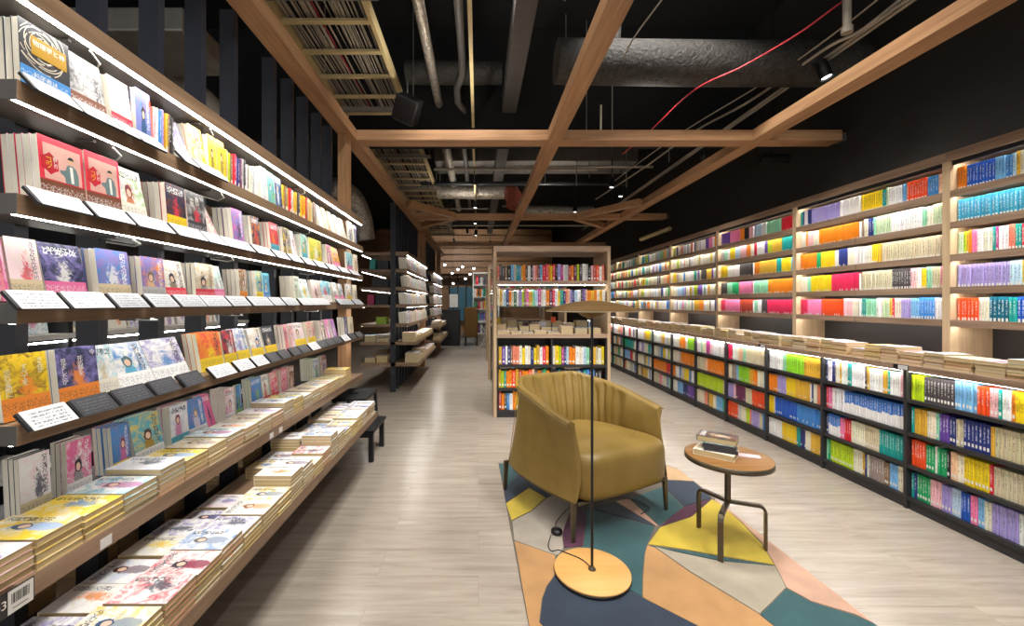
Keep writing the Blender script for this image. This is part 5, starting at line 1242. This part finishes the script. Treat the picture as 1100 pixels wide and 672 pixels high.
pipe('ceiling_pipe', 'crumpled foil wrapped pipe left of the ceiling track, far length', 'pipe', [(-.45, 5.2, 3.4), (-.45, 9.5, 3.4)], .06, 'foil', 14)
pipe('ceiling_drain', 'dark grey drain pipe with an elbow beside the foil pipe', 'pipe', [(-.155, .5, 3.56), (-.155, 3.9, 3.56), (-.16, 4.1, 3.5), (-.22, 4.25, 3.45), (-.22, 4.4, 3.38), (-.17, 4.5, 3.36), (-.15, 4.7, 3.42)], .035, 'steel_dark', 14)
pipe('ceiling_drain', 'dark grey drain pipe beyond the soffit', 'pipe', [(-.2, 5.2, 3.45), (-.2, 9.5, 3.45)], .035, 'steel_dark', 12)
tk = thing('lighting_track', 'cream lighting track running along the aisle ceiling', 'lighting track', (-.06, 6, 3.25))
MB().box(-.075, -.045, 1.2, 4.74, 3.25, 3.275).build('track', 'cream_metal', tk); MB().box(-.075, -.045, 5.16, 12.5, 3.18, 3.2).build('track', 'cream_metal', tk)
t = thing('ceiling_duct', 'large black wrapped air duct crossing above the oak beams towards the right wall', 'duct', (1.9, 3.3, 3.15))
MB().tube(catmull([Vector(p) for p in ((.62, 3.3, 3.17), (1.2, 3.3, 3.16), (2.0, 3.3, 3.15), (2.9, 3.3, 3.15))], 24), .165, 24).build('main_run', 'duct_black', t)
MB().tube([(1.06, 3.28, 3.25), (1.06, 3.2, 3.9), (1.06, 3.2, 4.38)], .06, 14).build('branch', 'duct_black', t)
MB().tube([(2.9005, 3.3, 3.15), (3.05, 3.3, 3.15)], [.165, .13], 24).build('end_collar', 'duct_black', t)
pipe('ceiling_duct', 'smaller black wrapped duct crossing behind the foil pipe on the left', 'duct', [(-.78, 4.45, 3.72), (.25, 4.45, 3.72)], .12, 'duct_black', 18)
pipe('ceiling_duct', 'silver foil wrapped duct crossing beyond the second soffit', 'duct', [(-.75, 7.6, 3.28), (-.1, 7.6, 3.27), (.5, 7.6, 3.27)], .12, 'foil', 18)
pipe('ceiling_duct', 'rust red duct elbow at the end of the silver duct', 'duct', [(.52, 7.6, 3.27), (.62, 7.57, 3.25), (.66, 7.5, 3.15), (.64, 7.45, 2.98)], .15, 'duct_red', 18)
pipe('ceiling_duct', 'pale wrapped duct crossing behind the second oak cross beam on the right', 'duct', [(.9, 8.0, 3.0), (2.2, 8.0, 3.0)], .12, 'foil', 18)
o = MB().box(-.75, 2.7, 7.0, 7.7, 3.64, 4.0).build('ceiling_duct', 'grey_metal', bevel=.01); tag(o, 'flat galvanised sheet metal duct crossing the ceiling beyond the nearest cross beam', 'duct')
pipe('ceiling_pipe', 'thin black pipe crossing the ceiling before the silver duct', 'pipe', [(-1.0, 7.2, 3.32), (2.6, 7.2, 3.32)], .035, 'black', 10)
for i, (x, yv, z) in enumerate(((2.62, 0, 3.1), (2.66, 0, 3.1))):
    pipe('ceiling_conduit', f"straight pale conduit running beside the right beam, {'inner' if i == 0 else 'outer'} of the pair", 'ceiling_conduit', [(x, .8, z), (x, 10.5, z)], .012, 'pale_pipe', 8)
pipe('hanging_cable', 'wavy pale cable sagging above the right oak beam', 'cable', [(2.75, 2.2, 3.3), (2.6, 2.75, 3.1), (2.5, 3.0, 3.08), (2.42, 3.72, 3.05), (2.4, 4.6, 3.15), (2.2, 5.6, 3.05), (2.1, 7.4, 3.1)], .011, 'pale_pipe', 8, True)
pipe('hanging_cable', 'thin grey cable running beside the wavy pale cable', 'cable', [(2.6, 2.0, 3.3), (2.52, 2.7, 3.16), (2.38, 3.4, 3.08), (2.2, 4.6, 3.1), (2.05, 6.5, 3.1)], .006, 'pale_pipe', 8, True)
pipe('hanging_cable', 'red cable drooping across the black duct', 'cable', [(2.62, 2.7, 3.35), (2.42, 2.75, 3.25), (2.2, 2.85, 3.1), (1.9, 2.98, 2.95), (1.7, 3.3, 2.93), (1.75, 4.2, 3.0), (1.6, 4.6, 2.9)], .006, 'red_cable', 8, True)
pipe('hanging_cable', 'slack pale cable hanging in front of the black duct', 'cable', [(1.25, 2.3, 3.5), (1.14, 2.32, 3.22), (1.13, 2.36, 3.1), (.98, 2.6, 2.92), (.96, 2.75, 2.86)], .005, 'pale_pipe', 8, True)
t = thing('ceiling_sprinkler', 'short pale pipe with a sprinkler head hanging near the right end of the duct', 'sprinkler', (2.42, 2.72, 3.0))
MB().tube([(2.42, 2.72, 4.38), (2.42, 2.72, 3.06)], .024, 12).build('pipe', 'pale_pipe', t); MB().tube([(2.42, 2.72, 3.0599), (2.42, 2.72, 3.02)], .032, 14).build('head', 'pale_pipe', t)
for i, (x, y, z) in enumerate(((.5, 2.4, 3.0), (.95, 4.5, 3.0), (1.2, 4.6, 3.0), (1.42, 4.4, 2.9), (1.75, 5.4, 2.9), (2.0, 5.6, 2.8), (1.3, 5.5, 2.8), (.9, 5.6, 2.85), (-.6, 5.9, 3.0), (2.3, 5.0, 2.95), (1.55, 5.8, 3.0))):
    pipe('ceiling_rod', f"thin threaded ceiling rod, {ORD[i]} of the scattered hangers", 'rod', [(x, y, z), (x, y, 4.38 if not (4.7 < y < 5.2) else 3.15)], .006, 'grey_metal', 6, grp='threaded ceiling rods')
pipe('ceiling_pipe', 'short pale branch pipe with an elbow below the black duct', 'pipe', [(1.27, 4.3, 3.3), (1.27, 4.3, 2.98), (1.3, 4.3, 2.95), (1.85, 4.3, 2.95)], .012, 'pale_pipe', 8)
for i, (x0, x1, y, z) in enumerate(((-.7, .2, 8.6, 3.2), (.5, 2.3, 8.8, 3.3), (-.7, 2.6, 9.4, 3.0), (-.6, 1.6, 5.6, 3.05), (.5, 2.4, 5.7, 3.12))):
    pipe('ceiling_conduit', f"pale conduit crossing the ceiling, {ORD[i]} of the far crossings", 'ceiling_conduit', [(x0, y, z), (x1, y, z)], .018, 'pale_pipe', 8, grp='far crossing conduits')
pipe('ceiling_pipe', 'short pale tube fixed along the dark right wall above the far bookcases', 'pipe', [(2.9, 7.4, 2.38), (3.05, 6.6, 2.43)], .035, 'cream_metal', 12)
t = thing('tube_detector', 'black rounded tube sensor on the dark right wall below the cross beam', 'sensor', (2.9, 4.3, 2.6))
MB().tube([(2.72, 4.0, 2.64), (2.98, 4.0, 2.64)], .045, 14).build('body', 'black_plastic', t); MB().tube([(2.85, 4.0, 2.684), (2.85, 4.0, 4.38)], .006, 6).build('stem', 'black_plastic', t)
# ducts over the left shelving
pipe('ceiling_duct', 'foil wrapped duct bend glimpsed behind the far left post', 'duct', [(-3.6, 5.3, 2.75), (-2.2, 5.35, 2.75), (-1.75, 5.45, 2.7), (-1.6, 5.6, 2.45), (-1.55, 5.65, 2.1)], .14, 'foil', 16, True)
o = MB().box(-5.5, -1.75, 2.45, 2.95, 2.86, 3.0).build('ceiling_duct', 'grey_metal', bevel=.01); tag(o, 'flat grey duct behind the black slats above the left shelving', 'duct')
pipe('hanging_cable', 'thick grey cables curving down behind the black slats', 'cable', [(-5, 3.6, 3.5), (-2.9, 3.3, 3.2), (-2.2, 3.2, 2.9), (-1.95, 3.2, 2.62)], .07, 'cable', 10, True)
o = MB().box(-5.0, -1.5, 4.2, 4.26, 2.15, 2.9).build('hanging_screen', 'black'); tag(o, 'dark hanging screen behind the black slats', 'panel')

# ---------------------------------------------------------------- lamps
fl = thing('ceiling_spotlight', 'square black floodlight hanging below the cable tray', 'spotlight', (-.66, 3.85, 3.05))
b = MB().box(-.11, .11, -.08, .08, -.11, .11).build('body', 'black_plastic', fl, local=True, bevel=.012); b.rotation_euler = (math.radians(35), math.radians(25), 0)
q = MB().box(-.085, .085, -.07, .07, -.117, -.111).build('lens', 'steel_dark', fl, local=True); q.rotation_euler = b.rotation_euler
MB().tube([(-.66, 3.85, 3.16), (-.66, 3.85, 3.31)], .01, 8).build('stem', 'black_plastic', fl)
E_ = 1.0
for i, (x, y, z, ax, ay, e, lb) in enumerate((
    (-.06, 5.9, 3.0, -.3, 6.6, 90, 'black track spotlight over the aisle, first beyond the nearest cross beam'), (-.05, 7.4, 3.0, -.35, 7.0, 100, 'black track spotlight over the aisle before the second cross beam'), (-.06, 8.6, 2.95, -.4, 8.0, 100, 'black track spotlight over the aisle just beyond the second cross beam'),
    (-.06, 9.8, 2.9, -.3, 9.5, 100, 'black track spotlight over the aisle, farthest of the track'))):
    spot('track_spotlight', lb, (x, y, z), (ax, ay, 0), e * .8, rod=3.18, ang=75)
spot('track_spotlight', 'black cylinder spotlight hanging beside the conduits near the right beam', (2.6, 3.12, 3.0), (2.95, 2.9, 1.6), 12, rod=3.09, r=.04)
spot('track_spotlight', 'small black spotlight tucked behind the right beam junction', (2.57, 4.7, 2.86), (2.95, 4.9, 1.5), 15, rod=3.09)
for i, (x, y, lb) in enumerate(((1.9, 5.9, 'above the corner brace'), (2.2, 6.4, 'beside the second cross beam'), (1.75, 7.5, 'beyond the second cross beam'))):
    spot('track_spotlight', f"small black spotlight {lb} on the right", (x, y, 2.95), (x - .3, y - .2, 0), 70, rod=3.3, ang=80)
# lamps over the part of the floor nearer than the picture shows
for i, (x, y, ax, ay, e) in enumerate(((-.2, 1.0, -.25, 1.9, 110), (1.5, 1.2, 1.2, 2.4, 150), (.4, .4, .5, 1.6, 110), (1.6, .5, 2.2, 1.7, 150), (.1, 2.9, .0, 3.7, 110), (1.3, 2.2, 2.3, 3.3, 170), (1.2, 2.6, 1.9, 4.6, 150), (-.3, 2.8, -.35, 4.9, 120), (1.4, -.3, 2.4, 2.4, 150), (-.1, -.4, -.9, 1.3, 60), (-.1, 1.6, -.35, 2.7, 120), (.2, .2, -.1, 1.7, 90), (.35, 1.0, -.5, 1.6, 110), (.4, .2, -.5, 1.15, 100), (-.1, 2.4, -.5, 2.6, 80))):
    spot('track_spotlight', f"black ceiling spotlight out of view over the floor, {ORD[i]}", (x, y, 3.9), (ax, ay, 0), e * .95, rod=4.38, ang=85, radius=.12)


for i, (x, y, z, e, ang, lb) in enumerate(((1.45, 3.685, 2.76, 26, 150, 'on the nearest cross beam, right of the middle beam'), (-.3, 3.685, 2.76, 22, 150, 'on the nearest cross beam, left of the middle beam'), (1.2, 7.01, 2.76, 30, 160, 'on the second cross beam, right of the middle beam'), (-.2, 7.01, 2.76, 26, 160, 'on the second cross beam, left of the middle beam'), (.66, 1.2, 2.76, 22, 160, 'on the middle long beam near the camera'))):  # uplights added on the beams to brighten the dark ceiling and its ducts
    t = thing('added_uplight', f"small black added uplight standing {lb}", 'uplight', (x, y, 2.741), 'added uplights on the oak beams')
    MB().lathe([(0, 2.7405), (.03, 2.7405), (.03, 2.748), (.024, 2.75), (.024, 2.768), (.021, 2.768), (.021, 2.762), (0, 2.762)], (x, y), 20).build('lamp_head', 'black_plastic', t)
    MB().lathe([(0, 2.7621), (.02, 2.7621), (.02, 2.765), (0, 2.765)], (x, y), 20).build('lens', 'lens', t)
    ld = bpy.data.lights.new('uplight', 'SPOT'); ld.energy = e; ld.spot_size = math.radians(ang); ld.spot_blend = .8; ld.shadow_soft_size = .03; ld.color = (1, .93, .84)
    lo = bpy.data.objects.new('added_uplight_beam', ld); COL.objects.link(lo); lo.location = (x, y, 2.775); lo.rotation_euler = (PI, 0, 0)
for i, (x, y, z, ax, ay, az, e) in enumerate(((-.8, 13.6, 3.3, -.4, 16.5, 2.6, 160), (.4, 14.2, 3.3, .3, 13.0, 1.0, 90), (-.3, 11.2, 3.2, -.2, 12.4, .4, 90), (.9, 12.0, 3.3, .2, 13.2, 1.2, 120))):
    spot('track_spotlight', f"black ceiling spotlight near the far shopfront, {ORD[i]}", (x, y, z), (ax, ay, az), e, rod=4.38, ang=95)
for i, (px, py, Y) in enumerate(((478, 283, 14), (486, 292, 15), (492, 288, 15), (497, 285, 14.5), (500, 298, 16), (505, 293, 15), (487, 303, 16), (473, 296, 14), (509, 287, 15))):
    X, Z = (px - VX) * Y / F, H - (py - VY) * Y / F
    t = thing('track_spotlight', f"tiny bright spotlight far down the aisle, {ORD[i]} of the distant cluster", 'spotlight', (X, Y, Z), 'distant spotlights')
    MB().tube([(X, Y, Z), (X, Y - .09, Z - .05)], .05, 10).build('lamp_head', 'black_plastic', t); MB().tube([(X, Y - .091, Z - .0505), (X, Y - .096, Z - .053)], .042, 10).build('lens', 'lens', t)
    MB().tube([(X, Y, Z + .03), (X, Y, 4.39)], .004, 6).build('stem', 'black_plastic', t)
# lettering: turned from text curves into meshes
dg = bpy.context.evaluated_depsgraph_get()
for o in [o for o in SC.objects if o.type == 'FONT']:
    me = bpy.data.meshes.new_from_object(o.evaluated_get(dg)); n = o.name
    q = bpy.data.objects.new('tmp', me); COL.objects.link(q); q.parent = o.parent; q.location = o.location; q.rotation_euler = o.rotation_euler
    bpy.data.objects.remove(o); q.name = n
seen = {}
for o in SC.objects:
    if o.parent is None and o.get('label'): seen.setdefault(o['label'], []).append(o.name)
for l_, ns in seen.items():
    if len(ns) > 1: print('DUPLABEL', l_, ns[:4])
    if len(l_.replace('-', ' ').split()) > 16: print('LONG', l_)

from collections import Counter
print('KINDS', sorted(Counter(o.name.split('.')[0] for o in SC.objects if o.parent is None and o.type != 'LIGHT').items(), key=lambda q: -q[1])[:16])
